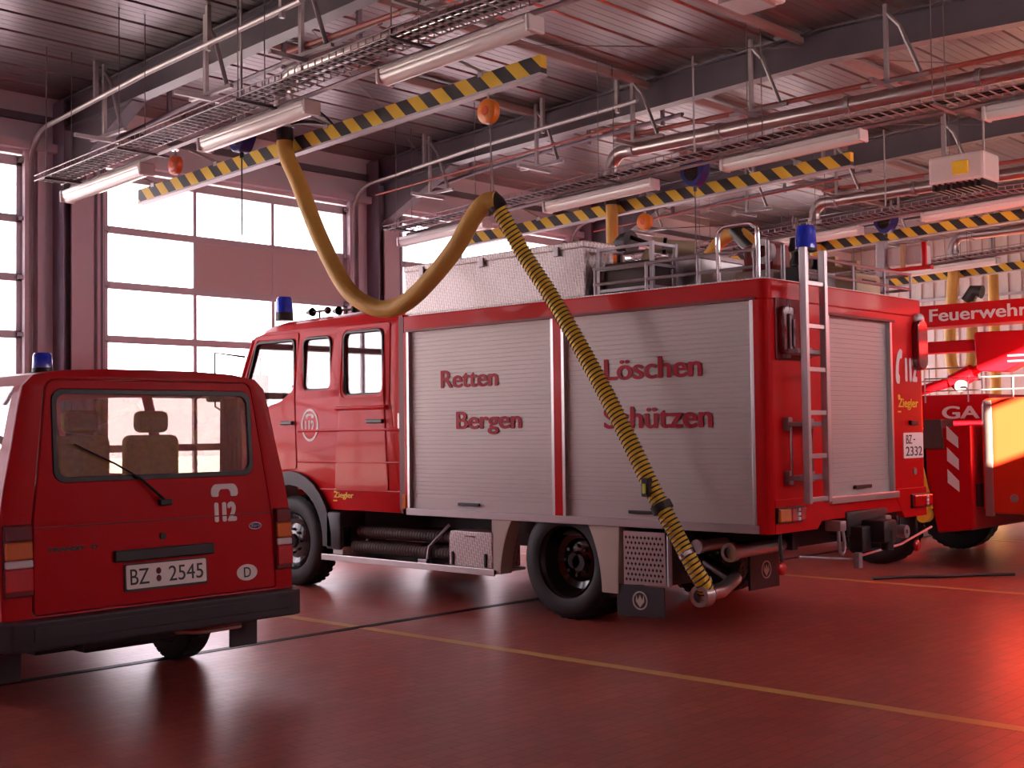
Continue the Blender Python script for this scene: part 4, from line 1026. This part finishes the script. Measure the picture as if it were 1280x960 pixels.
b = MB(); b.box(10.20, 10.34, Y0-0.03, Y0, 1.60, 1.64, 0.008); b.build('plate_lamp', M['black'], truck)
b = MB(); b.lathe([(0, 0), (0, 0.03), (0.01, 0.03)], (10.29, Y0-0.01, 1.20), 'y', 20); b.build('fuel_cap', M['galv'], truck)

# ladder on the rear
lad = MB()
ya, yb = 4.70, 4.755
for x in (8.19, 8.475):
    lad.box(x-0.022, x+0.022, ya, yb, 1.03, 2.93, 0.006)
for k in range(6): lad.box(8.20, 8.465, ya+0.012, yb-0.012, 1.04+0.322*k, 1.075+0.322*k, 0.004)
lado = lad.build('ladder', M['alu'], truck)
b = MB()
for z in (1.20, 1.60, 2.14):
    b.box(8.14, 8.56, yb, Y0-0.0, z, z+0.035, 0.005); b.box(8.14, 8.20, Y0-0.05, Y0, z-0.03, z+0.07, 0.006); b.box(8.42, 8.48, Y0-0.07, Y0-0.02, z-0.02, z+0.06, 0.006)
b.each('ladder_bracket', M['galv'], lado)
b = MB(); 
for x in (8.17, 8.47): b.tube([(x, Y0-0.01, 1.62), (x, Y0-0.05, 1.60), (x, Y0-0.05, 1.24), (x, Y0-0.01, 1.22)], 0.014, 8)
b.tube([(8.17, Y0-0.05, 2.2), (8.17, Y0-0.05, 2.55)], 0.012, 8); b.tube([(8.44, Y0-0.05, 2.2), (8.44, Y0-0.05, 2.55)], 0.012, 8)
b.each('grab_bar', M['chrome'], truck)
beacon(8.67, Y0+0.08, 2.97, truck, 0.085, 0.18, 0.02)
MB().tube([(8.67, Y0+0.08, 2.70), (8.67, Y0+0.08, 3.0)], 0.02, 8).build('beacon_post', M['galv'], truck)
# tow hitch
b = MB(); b.box(9.05, 9.75, Y0-0.02, Y0+0.15, 0.72, 0.92, 0.02); b.box(9.28, 9.5, Y0-0.22, Y0, 0.66, 0.84, 0.02); b.lathe([(0, 0), (0, 0.05), (0.16, 0.05), (0.16, 0)], (9.4, Y0-0.18, 0.60), 'z', 14); b.lathe([(0, 0), (0, 0.06), (0.1, 0.06), (0.1, 0)], (9.7, Y0-0.05, 0.78), 'y', 14)
b.box(9.1, 9.25, Y0-0.12, Y0, 0.6, 0.8, 0.015); b.build('tow_hitch', M['chassis'], truck)
for x in (8.86, 9.62):
    b = MB(); b.tube([(x-0.03, Y0-0.06, 0.80), (x-0.045, Y0-0.07, 0.68), (x-0.03, Y0-0.07, 0.62), (x, Y0-0.07, 0.60), (x+0.03, Y0-0.07, 0.62), (x+0.045, Y0-0.07, 0.68), (x+0.03, Y0-0.06, 0.80)], 0.014, 8)
    b.box(x-0.05, x+0.05, Y0-0.09, Y0+0.05, 0.78, 0.86, 0.01); b.build('shackle', M['galv'], truck)
b = MB(); b.box(9.02, 9.08, Y0-0.13, Y0-0.08, 0.48, 0.60, 0.005); b.tube([(8.5, Y0+0.1, 0.60), (9.0, Y0-0.05, 0.55), (9.9, Y0-0.05, 0.60), (10.6, Y0, 0.70)], 0.010, 6); b.build('tow_cable', M['galv'], truck)
b = MB(); b.lathe([(0, 0.02), (0, 0.055), (0.05, 0.06), (0.12, 0.04)], (10.0, Y0-0.06, 0.70), 'y', 16); b.tube([(10.0, Y0+0.06, 0.70), (10.0, Y0+0.2, 0.85)], 0.03, 8); b.build('air_coupling', M['galv'], truck)

# roof deck, railings, hoop
MB().box(X0+0.05, X1-0.05, Y0+0.05, Y1-0.02, 2.70, 2.715).build('roof_deck', M['checker'], truck)
b = MB(); r_ = 0.013
for z in (2.80, 2.93):
    b.tube([(8.02, 6.60, z), (8.02, 5.02, z)], r_, 8); b.tube([(8.6, 4.97, z), (10.45, 4.97, z)], r_, 8); b.tube([(10.47, 5.0, z), (10.47, 8.6, z)], r_, 8)
for yy in (6.58, 6.05, 5.55, 5.04): b.tube([(8.02, yy, 2.70), (8.02, yy, 2.94)], r_, 8)
for xx in (8.85, 9.4, 9.95, 10.45): b.tube([(xx, 4.97, 2.70), (xx, 4.97, 2.94)], r_, 8)
for yy in (5.6, 6.4, 7.2, 8.0): b.tube([(10.47, yy, 2.70), (10.47, yy, 2.94)], r_, 8)
b.each('roof_railing', M['galv'], truck)
b = MB(); hp = catmull([(8.02, 5.36, 2.70), (8.02, 5.36, 3.05), (8.02, 5.33, 3.11), (8.02, 5.27, 3.13), (8.02, 5.10, 3.13), (8.02, 5.04, 3.11), (8.02, 5.01, 3.05), (8.02, 5.01, 2.70)], 4)
b.tube(hp, 0.018, 10); b.build('grab_hoop', M['chrome'], truck)
b = MB(); b.tube([(8.14, 5.0, 2.7), (8.14, 5.0, 3.0), (8.36, 5.0, 3.0), (8.36, 5.0, 2.7)], 0.018, 8); b.build('grab_hoop', M['galv'], truck)

# things carried on the roof
t = thing('roof_box', (8.3, 7.85, 2.715), 'long aluminium checker-plate box on the fire truck roof', 'storage box')
MB().box(8.03, 8.42, 6.70, 8.96, 2.717, 3.15, 0.01).build('box_body', M['checker'], t)
MB().box(8.015, 8.435, 6.69, 8.97, 3.13, 3.19, 0.01).build('lid', M['checker'], t)
b = MB()
for yy in (7.0, 7.9, 8.7): b.box(8.0, 8.03, yy-0.03, yy+0.03, 3.08, 3.16, 0.005)
b.each('latch', M['galv'], t)
t = thing('roof_box', (9.3, 6.6, 2.715), 'low grey metal case behind the roof railing beside the checker-plate box', 'storage box')
MB().box(8.55, 9.2, 5.9, 8.2, 2.717, 3.02, 0.012).build('box_body', M['alu'], t)
MB().box(8.54, 9.21, 5.89, 8.21, 3.0, 3.05, 0.008).build('lid', M['sill'], t)
t = thing('roof_crate', (8.3, 6.2, 2.715), 'dark metal frame crate on the roof next to the railing', 'crate')
b = MB()
for x in (8.10, 8.42):
    for y in (6.05, 6.60): b.box(x-0.015, x+0.015, y-0.015, y+0.015, 2.717, 3.12)
for z in (2.75, 2.93, 3.1):
    for x in (8.10, 8.42): b.box(x-0.012, x+0.012, 6.05, 6.60, z-0.012, z+0.012)
    for y in (6.05, 6.60): b.box(8.10, 8.42, y-0.012, y+0.012, z-0.012, z+0.012)
b.build('frame', M['galv'], t); MB().box(8.13, 8.40, 6.08, 6.58, 2.72, 2.98, 0.02).build('liner', M['brown'], t)
t = thing('fire_monitor', (8.75, 5.98, 3.05), 'cream coloured foam nozzle lying across the roof equipment', 'nozzle')
b = MB(); b.tube([(8.45, 6.22, 3.13), (8.60, 5.98, 3.09)], [0.055, 0.07], 16); b.build('barrel', M['canvas'], t)
b = MB(); b.tube([(8.41, 6.28, 3.145), (8.46, 6.20, 3.13)], 0.066, 16); b.tube([(8.41, 6.30, 3.10), (8.38, 6.36, 2.97)], 0.04, 12); b.build('inlet', M['canvas'], t)
MB().tube([(8.46, 6.20, 3.13), (8.475, 6.178, 3.127)], 0.07, 16).build('band', M['black'], t)
b = MB(); b.tube([(8.58, 6.02, 3.06), (8.58, 6.02, 2.717)], 0.03, 8); b.tube([(8.5, 6.15, 3.08), (8.5, 6.15, 2.717)], 0.025, 8); b.each('stand', M['galv'], t)
t = thing('portable_pump', (9.0, 5.55, 2.75), 'small red and white motor unit on the roof behind the chrome hoop', 'pump')
MB().box(8.75, 9.05, 5.32, 5.62, 2.86, 3.10, 0.05).build('housing', M['rail_red'], t)
MB().lathe([(-0.03, 0.05), (-0.03, 0.10), (0.03, 0.10), (0.03, 0.05)], (8.73, 5.40, 3.02), 'x', 20).build('pull_starter', M['white'], t)
MB().box(8.7, 9.1, 5.3, 5.66, 2.717, 2.87, 0.02).build('base', M['cream'], t)
t = thing('road_light', (8.55, 7.6, 3.2), 'dark grey hooded lamp lying on the roof boxes', 'lamp')
b = MB(); b.lathe([(0, 0.04), (0.08, 0.09), (0.18, 0.11), (0.18, 0.0)], (8.7, 6.9, 3.24), 'y', 18, -1); b.tube([(8.7, 6.75, 3.3), (8.75, 6.3, 3.1)], 0.02, 8); b.tube([(8.7, 6.85, 3.2), (8.7, 6.85, 3.05)], 0.03, 8); b.build('hood', M['chassis'], t)
t = thing('coiled_hose', (9.0, 7.5, 3.05), 'orange coiled hose ring lying on top of the roof boxes', 'hose')
b = MB()
for k in range(3): b.tube([(8.85+0.28*math.cos(2*PI*q/28), 7.35+0.3*math.sin(2*PI*q/28), 3.09+0.055*k) for q in range(28)], 0.03, 8, closed=True)
b.build('coil', M['orange'], t)
# planks, jack stands on the far half of the roof
t = thing('wooden_ladder', (9.9, 6.6, 2.72), 'pale wooden ladder lying flat along the far side of the truck roof', 'ladder')
b = MB(); b.box(9.35, 9.42, 5.1, 8.6, 2.93, 3.01, 0.008); b.box(9.72, 9.79, 5.1, 8.6, 2.93, 3.01, 0.008); b.each('rail', M['wood'], t)
b = MB()
for k in range(12): b.tube([(9.4, 5.25+0.28*k, 2.97), (9.74, 5.25+0.28*k, 2.97)], 0.016, 8)
b.build('rung', M['wood'], t)
b = MB()
for y in (5.4, 8.2): b.box(9.3, 9.85, y-0.03, y+0.03, 2.717, 2.93, 0.005)
b.each('support', M['galv'], t)
t = thing('roof_case', (10.1, 5.5, 2.72), 'beige case on the far rear corner of the truck roof', 'case')
MB().box(9.9, 10.35, 5.2, 5.7, 2.717, 2.93, 0.02).build('case', M['canvas'], t)
b = MB(); b.box(10.0, 10.25, 5.19, 5.21, 2.85, 2.88, 0.004); b.build('case_handle', M['black'], t)
t = thing('black_fittings', (9.0, 5.3, 2.9), 'cluster of black hose couplings hung over the rear railing', 'couplings')
b = MB()
for (x, y, z, r_) in ((8.78, 5.12, 2.93, 0.06), (8.95, 5.15, 2.98, 0.045), (9.1, 5.12, 2.90, 0.055), (8.86, 5.2, 3.06, 0.04)):
    b.lathe([(-0.05, 0.0), (-0.05, r_), (-0.02, r_*1.1), (0.02, r_*0.8), (0.06, r_*0.8), (0.06, 0)], (x, y, z), 'z', 14)
b.box(8.72, 9.16, 5.08, 5.25, 2.717, 2.87, 0.01); b.each('coupling', M['black'], t)
t = thing('warning_light_board', (12.9, 8.3, 3.2), 'red and white striped bar standing beyond the far edge of the truck roof', 'light bar') if False else None

# ============================================================ VAN
van = thing('fire_van', (4.09, 9.2, 0), 'red fire service van seen from behind with 112 on the tailgate', 'van')
def vy(z): return 6.80+0.10*(z-0.5)/1.5
VR = lambda z: z
def lean_rear(co): return Vector((co.x, co.y+0.10*(co.z-0.5)/1.5, co.z))
half = [(0.97, 0.40), (0.985, 0.62), (0.99, 0.90), (0.985, 1.12), (0.955, 1.30), (0.90, 1.55), (0.855, 1.78), (0.825, 1.89), (0.76, 1.955), (0.58, 1.985), (0.3, 1.998)]
VX = 4.085
prof = [(-h, z) for h, z in half]+[(0, 2.0)]+[(h, z) for h, z in half[::-1]]
def section(ztop, wsc=1.0):
    out = []
    for h, z in prof:
        z2 = z if z <= 1.12 else 1.12+(z-1.12)*(ztop-1.12)/0.88
        out.append((VX+h*wsc, z2))
    return out
stations = [(None, 2.0, 1.0), (7.0, 2.0, 1.0), (8.3, 2.0, 1.0), (8.45, 2.0, 1.0), (9.75, 2.0, 1.0), (9.85, 2.0, 1.0), (10.15, 1.99, 0.995), (10.9, 1.30, 0.98), (11.5, 1.14, 0.96), (11.62, 1.12, 0.95)]
bm = bmesh.new(); G = []
for (y, zt, ws) in stations:
    G.append([bm.verts.new((x, (vy(z)+0.03) if y is None else y, z)) for x, z in section(zt, ws)])
NP = len(prof); glass_faces = []
gb_ = bmesh.new()
def keep(i, j):
    side_row = (4 <= j <= 6) or (NP-2-6 <= j <= NP-2-4)
    if side_row and i in (1, 3, 5, 6): return False
    if i == 6 and 6 < j < NP-2-6: return False
    return True
for i in range(len(stations)-1):
    for j in range(NP-1):
        q = (G[i][j], G[i][j+1], G[i+1][j+1], G[i+1][j])
        if keep(i, j): bm.faces.new(q)
        else: gb_.faces.new([gb_.verts.new(v.co) for v in q])
bm.faces.new(G[-1])
bmesh.ops.remove_doubles(gb_, verts=gb_.verts[:], dist=1e-4)
bmesh.ops.recalc_face_normals(bm, faces=bm.faces[:]); bmesh.ops.recalc_face_normals(gb_, faces=gb_.faces[:])
vb = MB(); vb.add(bm, True)
# rear frame around the tailgate
sec = section(2.0)
tg = rpoly([(VX-0.81, 0.585), (VX+0.855, 0.585), (VX+0.84, 1.10), (VX+0.72, 1.90), (VX+0.68, 1.935), (VX-0.66, 1.935), (VX-0.70, 1.90), (VX-0.80, 1.10)], 0.03)
RV = Matrix.Translation((0, 6.80, 0)) @ REAR
fb = plate([(x, z) for x, z in sec], [tg], RV, -0.035, 0.0, 0.004)
for v in fb.verts: v.co = lean_rear(v.co)
vb.add(fb)
vb.box(VX-0.93, VX+0.93, 6.95, 11.4, 0.38, 0.46)
vbo = vb.build('body', M['vanred'], van)
MB().add(gb_).build('side_glass', M['tinted'], van)
# tailgate
win = rrect(VX-0.665, VX+0.705, 1.33, 1.875, 0.07)
fb = plate([(VX+(x-VX)*0.99, 1.26+(z-1.26)*0.992) for x, z in tg], [win], RV, -0.025, 0.008, 0.006)
for v in fb.verts: v.co = lean_rear(v.co)
tgo = MB().add(fb).build('tailgate', M['vanred'], van)
fb = plate(rrect(VX-0.665, VX+0.705, 1.33, 1.875, 0.07), [rrect(VX-0.635, VX+0.675, 1.36, 1.845, 0.06)], RV, -0.01, 0.014, 0.003)
for v in fb.verts: v.co = lean_rear(v.co)
MB().add(fb).each('window_seal', M['black'], tgo)
fb = plate(rrect(VX-0.64, VX+0.68, 1.35, 1.85, 0.06), [], RV, -0.004, 0.0)
for v in fb.verts: v.co = lean_rear(v.co)
MB().add(fb).build('rear_glass', M['tinted'], tgo)
def rear_part(name, b, m, par, label=None):
    for v in b.bm.verts: v.co = lean_rear(v.co)
    return b.build(name, m, par, label)
b = MB(); b.box(VX-0.79, VX+0.84, 6.785, 6.80, 1.075, 1.082); rear_part('swage_line', b, M['darkred'], tgo)
b = MB(); b.box(3.775, 4.46, 6.765, 6.80, 0.845, 0.915, 0.01); rear_part('grip_strip', b, M['black'], tgo)
b = MB(); b.prism(rrect(3.84, 4.41, 0.665, 0.83, 0.01), 0.008, 0.018, RV); rear_part('number_plate_frame', b, M['black'], tgo)
b = MB(); b.prism(rrect(3.85, 4.40, 0.680, 0.822, 0.01), 0.018, 0.022, RV); npo = rear_part('number_plate', b, M['plate'], tgo)
for tx, a_, b_ in (('BZ', 3.875, 4.00), ('2545', 4.135, 4.375)):
    text('plate_lettering', tx, a_, b_, 0.705, 0.797, RV, 0.0225, M['black'], npo, 0.0, fn=lean_rear)
b = MB(); b.add(plate(ring_pts(4.065, 0.775, 0.017, 0.02, 16), [], RV, 0.0225, 0.024)); b.add(plate(ring_pts(4.065, 0.73, 0.017, 0.02, 16), [], RV, 0.0225, 0.024)); rear_part('plate_seal', b, M['lampdark'], npo)
# phone + 112
def vphone():
    cx, cz = 4.565, 1.235
    pts = [(-0.10, -0.035), (-0.10, 0.015), (-0.075, 0.045), (0.075, 0.045), (0.10, 0.015), (0.10, -0.035), (0.045, -0.035), (0.045, -0.008), (0.03, 0.012), (-0.03, 0.012), (-0.045, -0.008), (-0.045, -0.035)]
    fb = plate(rpoly([(cx+p, cz+q) for p, q in pts], 0.02, 3), [], RV, 0.009, 0.011)
    for v in fb.verts: v.co = lean_rear(v.co)
    MB().add(fb).build('phone_symbol', M['white'], tgo)
vphone()
text('lettering', '112', 4.485, 4.65, 1.04, 1.165, RV, 0.009, M['white'], tgo, 0.075, 'white number 112', fn=lean_rear)
b = MB(); b.add(plate(ring_pts(4.71, 0.705, 0.078, 0.052), [], RV, 0.009, 0.012)); do = rear_part('country_oval', b, M['plate'], tgo)
text('lettering', 'D', 4.685, 4.737, 0.675, 0.738, RV, 0.0125, M['black'], do, 0.0, fn=lean_rear)
b = MB(); b.add(plate(ring_pts(4.785, 1.0, 0.05, 0.024), [], RV, 0.009, 0.016)); eo = rear_part('badge_oval', b, M['chrome'], tgo)
b = MB(); b.add(plate(ring_pts(4.785, 1.0, 0.043, 0.018), [], RV, 0.016, 0.0175)); rear_part('badge_field', b, M['blue'], eo)
text('badge_lettering', 'Ford', 4.755, 4.815, 0.992, 1.01, RV, 0.018, M['chrome'], eo, 0.0, fn=lean_rear)
b = MB(); b.box(3.37, 3.56, 6.795, 6.80-0.008, 0.94, 0.965); 
text('badge_lettering', 'TRANSIT', 3.37, 3.60, 0.937, 0.962, RV, 0.009, M['black'], tgo, 0.06, fn=lean_rear)
text('badge_lettering', 'D', 3.64, 3.68, 0.937, 0.962, RV, 0.009, M['black'], tgo, 0.06, fn=lean_rear)
b = MB(); b.lathe([(0, 0), (0, 0.02), (0.015, 0.022)], (4.11, 6.782, 0.98), 'y', 14); rear_part('lock', b, M['black'], tgo)
b = MB(); b.tube([(3.95, 6.77, 1.345), (4.12, 6.765, 1.20)], 0.009, 6); b.tube([(3.95, 6.77, 1.345), (3.80, 6.775, 1.43), (3.55, 6.785, 1.55)], 0.006, 6); b.box(4.08, 4.17, 6.755, 6.79, 1.165, 1.205, 0.01); rear_part('wiper', b, M['black'], tgo)
# tail lamps
for s_, xa, xb in ((-1, 3.115, 3.275), (1, 4.945, 5.06)):
    z = 1.10; hs_ = [(0.09, 'lampdark', 'red_lens'), (0.10, 'amber', 'amber_lens'), (0.045, 'clearlens', 'reversing_lens'), (0.13, 'lampred', 'red_lens')]
    b = MB(); b.box(xa-0.004, xb+0.004, 6.775, 6.86, 0.70, 1.105, 0.012); lo_o = rear_part('tail_lamp', b, M['darkred'], van)
    for h_, mm, nn in hs_:
        b = MB(); b.box(xa, xb, 6.762, 6.80, z-h_+0.003, z, 0.008); rear_part(nn, b, M[mm], lo_o); z -= h_+0.002
# bumper
b = MB(); xs = [VX-1.0, VX-0.99, VX-0.93, VX+0.93, VX+0.99, VX+1.0]
outl = [(VX-1.02, 7.15), (VX-1.02, 6.80), (VX-0.97, 6.70), (VX-0.9, 6.68), (VX+0.9, 6.68), (VX+0.97, 6.70), (VX+1.02, 6.80), (VX+1.02, 7.15), (VX+0.96, 7.15), (VX+0.95, 6.82), (VX-0.95, 6.82), (VX-0.96, 7.15)]
b.prism(outl, 0.41, 0.575, bev=0.012); b.prism([(x, y-0.0) for x, y in outl], 0.575, 0.60) if False else None
b.box(VX-0.86, VX+0.86, 6.672, 6.69, 0.46, 0.54, 0.006)
b.build('bumper', M['charcoal'], van)
# beacon, wheels, exhaust, flaps, interior
beacon(3.55, 7.25, 1.985, van, 0.06, 0.09, 0.03)
wheel(VX-0.93, 7.95, 0.32, 0.19, van, dish=0.03, rimmat='galv'); wheel(VX+0.93, 7.95, 0.32, 0.19, van, dish=0.03, sgn=1, rimmat='galv')
wheel(VX-0.93, 10.75, 0.32, 0.19, van, dish=0.03, rimmat='galv'); wheel(VX+0.93, 10.75, 0.32, 0.19, van, dish=0.03, sgn=1, rimmat='galv')
b = MB(); b.lathe([(0, 0), (0, 0.05), (1.6, 0.05), (1.6, 0)], (VX-0.8, 7.95, 0.32), 'x', 12); b.box(VX-0.7, VX+0.6, 7.0, 7.2, 0.33, 0.40, 0.01); b.box(VX-0.45, VX-0.37, 6.9, 11.3, 0.34, 0.42); b.box(VX+0.37, VX+0.45, 6.9, 11.3, 0.34, 0.42); b.box(VX-0.35, VX+0.3, 7.1, 7.5, 0.28, 0.40, 0.03); b.build('underbody', M['chassis'], van)
b = MB(); b.tube(catmull([(4.2, 7.3, 0.33), (4.32, 7.0, 0.36), (4.45, 6.92, 0.355), (4.72, 6.90, 0.36)], 5), 0.024, 10); b.build('exhaust_pipe', M['chrome'], van)
for x in (VX+0.63, VX-0.99):
    o = MB().box(x, x+0.21, 7.0, 7.02, 0.20, 0.46, 0.004).build('mudflap', M['charcoal'], van)
# seats and curtains inside
def vseat(x, y, w=0.42):
    b = MB(); b.box(x-w/2, x+w/2, y-0.10, y+0.02, 0.85, 1.60, 0.05, 3); b.box(x-w/2, x+w/2, y, y+0.5, 0.72, 0.88, 0.05)
    o = b.build('seat', M['seat'], van)
    MB().box(x-0.13, x+0.13, y-0.09, y+0.0, 1.615, 1.77, 0.045, 3).build('headrest', M['seat'], o)
for x, y in ((3.62, 8.0), (4.16, 8.0), (4.70, 8.0), (3.55, 9.6), (4.62, 9.6)): vseat(x, y)
b = MB(); b.box(VX-0.88, VX+0.88, 7.0, 7.7, 1.10, 1.32, 0.03); b.build('parcel_shelf', M['darkcloth'], van)
b = MB(); b.box(VX-0.85, VX+0.85, 10.6, 10.95, 1.0, 1.22, 0.05); b.build('dashboard', M['darkcloth'], van)
b = MB()
for x in (VX+0.78, VX-0.80):
    for q in range(5): b.lathe([(0, 0.025), (0.50, 0.02)], (x-(0.0), 7.12+0.045*q, 1.34), 'z', 8)
b.each('curtain', M['curtain'], van)
b = MB(); b.tube([(4.1, 10.17, 1.90), (4.1, 10.22, 1.97)], 0.01, 6); b.box(4.0, 4.22, 10.12, 10.16, 1.84, 1.90, 0.01); b.build('rear_view_mirror', M['black'], van)
for s_ in (-1, 1):
    b = MB(); b.box(VX+s_*1.12-0.09, VX+s_*1.12+0.09, 10.55, 10.62, 1.18, 1.36, 0.03); b.tube([(VX+s_*0.96, 10.6, 1.2), (VX+s_*1.1, 10.6, 1.25)], 0.02, 8); b.build('wing_mirror', M['black'], van)

# ============================================================ AERIAL TRUCK (next bay)
AX = 13.45
at = thing('aerial_fire_truck', (14.7, 8.5, 0), 'red aerial fire truck with Feuerwehr boom in the next bay, partly lit by sun', 'fire truck')
b = MB()
b.prism(S(rpoly([(5.62, 0.63), (5.62, 1.88), (2.2, 1.92), (2.2, 0.63)], 0.08)), -2.45, 0.0, Matrix.Translation((AX, 0, 0)) @ SIDE, 0.02)
b.build('rear_body', M['dayred'], at)
MB().box(AX-0.004, AX+0.03, 5.50, 5.60, 0.60, 1.86, 0.01).build('corner_trim', M['sill'], at)
b = MB(); b.lathe([(0, 0), (0, 0.04), (0.01, 0.045)], (AX-0.01, 5.28, 0.80), 'x', 18); b.build('side_cap', M['galv'], at)
# rear of the truck ahead: locker, chevrons, support legs
b = MB(); b.prism(S(rpoly([(5.70, 0.45), (6.10, 0.40), (6.22, 1.0), (6.22, 1.55), (5.70, 1.60)], 0.03)), -1.6, 0.10, Matrix.Translation((AX, 0, 0)) @ SIDE, 0.02); b.build('side_locker', M['vanred'], at)
b = MB(); b.prism(S(rpoly([(6.00, 1.33), (6.24, 1.33), (6.22, 1.66), (6.02, 1.66)], 0.02)), -0.2, 0.13, Matrix.Translation((AX, 0, 0)) @ SIDE, 0.01); b.build('locker_cap', M['brown'], at)
b = MB(); ms = Matrix.Translation((AX-0.101, 0, 0)) @ SIDE
for z in (1.42, 1.18, 0.94): b.add(plate(S([(5.97, z+0.17), (5.97, z+0.02), (5.84, z-0.08), (5.84, z+0.04)]), [], ms, 0, 0.003))
b.each('hazard_stripe', M['white'], at)
b = MB(); b.box(AX, 15.9, 5.65, 12.6, 0.70, 0.95); b.box(AX+0.05, 15.85, 6.3, 9.6, 0.95, 1.35, 0.04); b.build('chassis', M['chassis'], at)
b = MB(); b.box(AX+0.1, 15.8, 6.3, 9.8, 1.36, 1.56, 0.03); b.build('platform', M['vanred'], at)
b = MB(); b.box(AX+0.1, 15.8, 10.4, 13.2, 0.7, 2.3, 0.12); b.build('cab', M['red'], at)
b = MB(); b.box(AX+0.09, AX+0.11, 11.6, 12.6, 1.5, 2.1, 0.004); b.build('cab_window', M['blackpaint'], at)
for y in (11.9, 6.9, 4.0):
    wheel(AX-0.02, y, 0.5, 0.28, at, dish=0.1); wheel(15.92, y, 0.5, 0.28, at, dish=0.1, sgn=1)
# yellow outrigger / hose bundle at the left
b = MB(); b.tube([(AX-0.12, 6.42, 1.75), (AX-0.12, 6.40, 1.3), (AX-0.10, 6.28, 0.62)], 0.055, 10); b.tube([(AX-0.10, 6.36, 1.7), (AX-0.10, 6.30, 1.2), (AX-0.10, 6.18, 0.66)], 0.035, 10); b.lathe([(-0.05, 0), (-0.05, 0.09), (0.05, 0.09), (0.05, 0)], (AX-0.1, 6.25, 0.60), 'x', 16); b.each('support_leg', M['hose'], at)
# boom
BM = Matrix.Translation((14.3, 0, 0)) @ SIDE
b = MB(); b.prism(S([(1.5, 3.00), (8.4, 3.00), (8.4, 2.78), (8.2, 2.74), (1.5, 2.74)]), -0.45, 0, Matrix.Translation((14.3, 0, 0.03)) @ SIDE, 0.015); b.build('boom', M['red'], at)
text('lettering', 'Feuerwehr', -6.57, -5.40, 2.83, 2.98, Matrix.Translation((14.295, 0, 0)) @ SIDE, 0, M['white'], at, 0.02, 'white word Feuerwehr')
b = MB(); b.prism(S([(1.5, 2.58), (8.0, 2.58), (8.0, 2.44), (1.5, 2.44)]), -0.36, -0.08, Matrix.Translation((14.3, 0, 0.02)) @ SIDE, 0.02); b.build('lower_boom', M['vanred'], at)
b = MB(); b.prism(S(rpoly([(6.05, 2.68), (5.1, 2.66), (5.05, 2.52), (5.70, 2.20), (6.02, 2.22)], 0.05)), -0.30, -0.02, BM, 0.012); b.build('pivot_plate', M['vanred'], at)
b = MB(); b.tube([(14.5, 7.9, 1.75), (14.45, 6.35, 2.12)], 0.06, 14); b.tube([(14.45, 6.35, 2.12), (14.45, 5.85, 2.34)], 0.05, 12); b.tube([(14.47, 6.38, 2.10), (14.45, 6.12, 2.215)], 0.10, 16); b.build('lift_cylinder', M['vanred'], at)
b = MB(); b.lathe([(-0.03, 0), (-0.03, 0.07), (0.03, 0.07)], (14.3, 6.2, 2.05), 'x', 16); b.build('cylinder_pin', M['galv'], at)
b = MB(); b.box(14.2, 15.2, 7.9, 9.5, 1.55, 2.2, 0.05); b.tube([(14.6, 8.3, 2.1), (14.55, 8.3, 2.8)], 0.18, 14); b.build('turret', M['red'], at)
b = MB()
for z in (1.98, 2.12): b.tube([(AX+0.1, 6.3, z), (AX+0.1, 4.9, z)], 0.008, 6)
for y in (6.3, 5.8, 5.3): b.tube([(AX+0.1, y, 1.85), (AX+0.1, y, 2.12)], 0.008, 6)
for z in (2.28, 2.34): b.tube([(AX+0.1, 5.35, z), (AX+0.1, 3.5, z)], 0.012, 6)
b.tube([(AX+0.1, 5.0, 1.9), (AX+0.1, 5.0, 2.34)], 0.01, 6); b.tube([(AX+0.1, 3.6, 1.9), (AX+0.1, 3.6, 2.34)], 0.01, 6)
b.each('handrail', M['galv'], at)
# work vehicle with GA lettering behind
t = thing('equipment_container', (17.6, 9, 0), 'low red container with large white letters GA behind the aerial truck', 'container')
MB().box(17.0, 19.2, 7.0, 11.8, 0.35, 2.02, 0.03).build('container_body', M['vanred'], t)
text('lettering', 'GA', -7.66, -7.12, 1.68, 1.86, Matrix.Translation((16.999, 0, 0)) @ SIDE, 0, M['white'], t, 0.03, 'white letters GA')
b = MB()
for z in (2.22, 2.4): b.tube([(17.05, 7.1, z), (17.05, 11.7, z)], 0.012, 6)
for k in range(7): b.tube([(17.05, 7.1+0.76*k, 2.0), (17.05, 7.1+0.76*k, 2.4)], 0.012, 6)
b.each('handrail', M['galv'], t)
b = MB()
for x in (17.1, 19.0):
    for y in (7.2, 11.5): b.box(x-0.06, x+0.06, y-0.06, y+0.06, 0, 0.36)
b.each('foot', M['chassis'], t)
# hose reel cable lying on the floor near the aerial truck
b = MB(); b.tube(catmull([(12.0, 6.2, 0.02), (12.3, 6.0, 0.02), (12.6, 5.7, 0.02), (12.9, 5.5, 0.02), (13.2, 5.2, 0.02)], 6), 0.018, 6)
tag(b.build('floor_cable', M['black'], origin=(12.6, 5.8, 0)), 'black cable lying on the floor between the two fire trucks', 'cable')

# red framed rack and ladder parts beyond the fire truck roof (on the far side)
b = MB(); b.box(14.25, 14.35, 7.10, 7.22, 2.98, 3.87, 0.01); b.build('boom_mast', M['galv'], at)
b = MB(); b.box(14.22, 14.30, 6.5, 7.05, 3.46, 3.51, 0.008); b.build('basket_bar', M['lampred'], at)
for yy, mm in ((6.87, 'wood'), (6.60, 'lampred')):
    MB().box(14.24, 14.29, yy-0.025, yy+0.025, 3.49, 3.80, 0.005).build('basket_post', M[mm], at)
b = MB(); b.box(14.3, 14.5, 6.62, 7.1, 3.55, 3.78, 0.02); b.build('basket_panel', M['lightbody'], at)
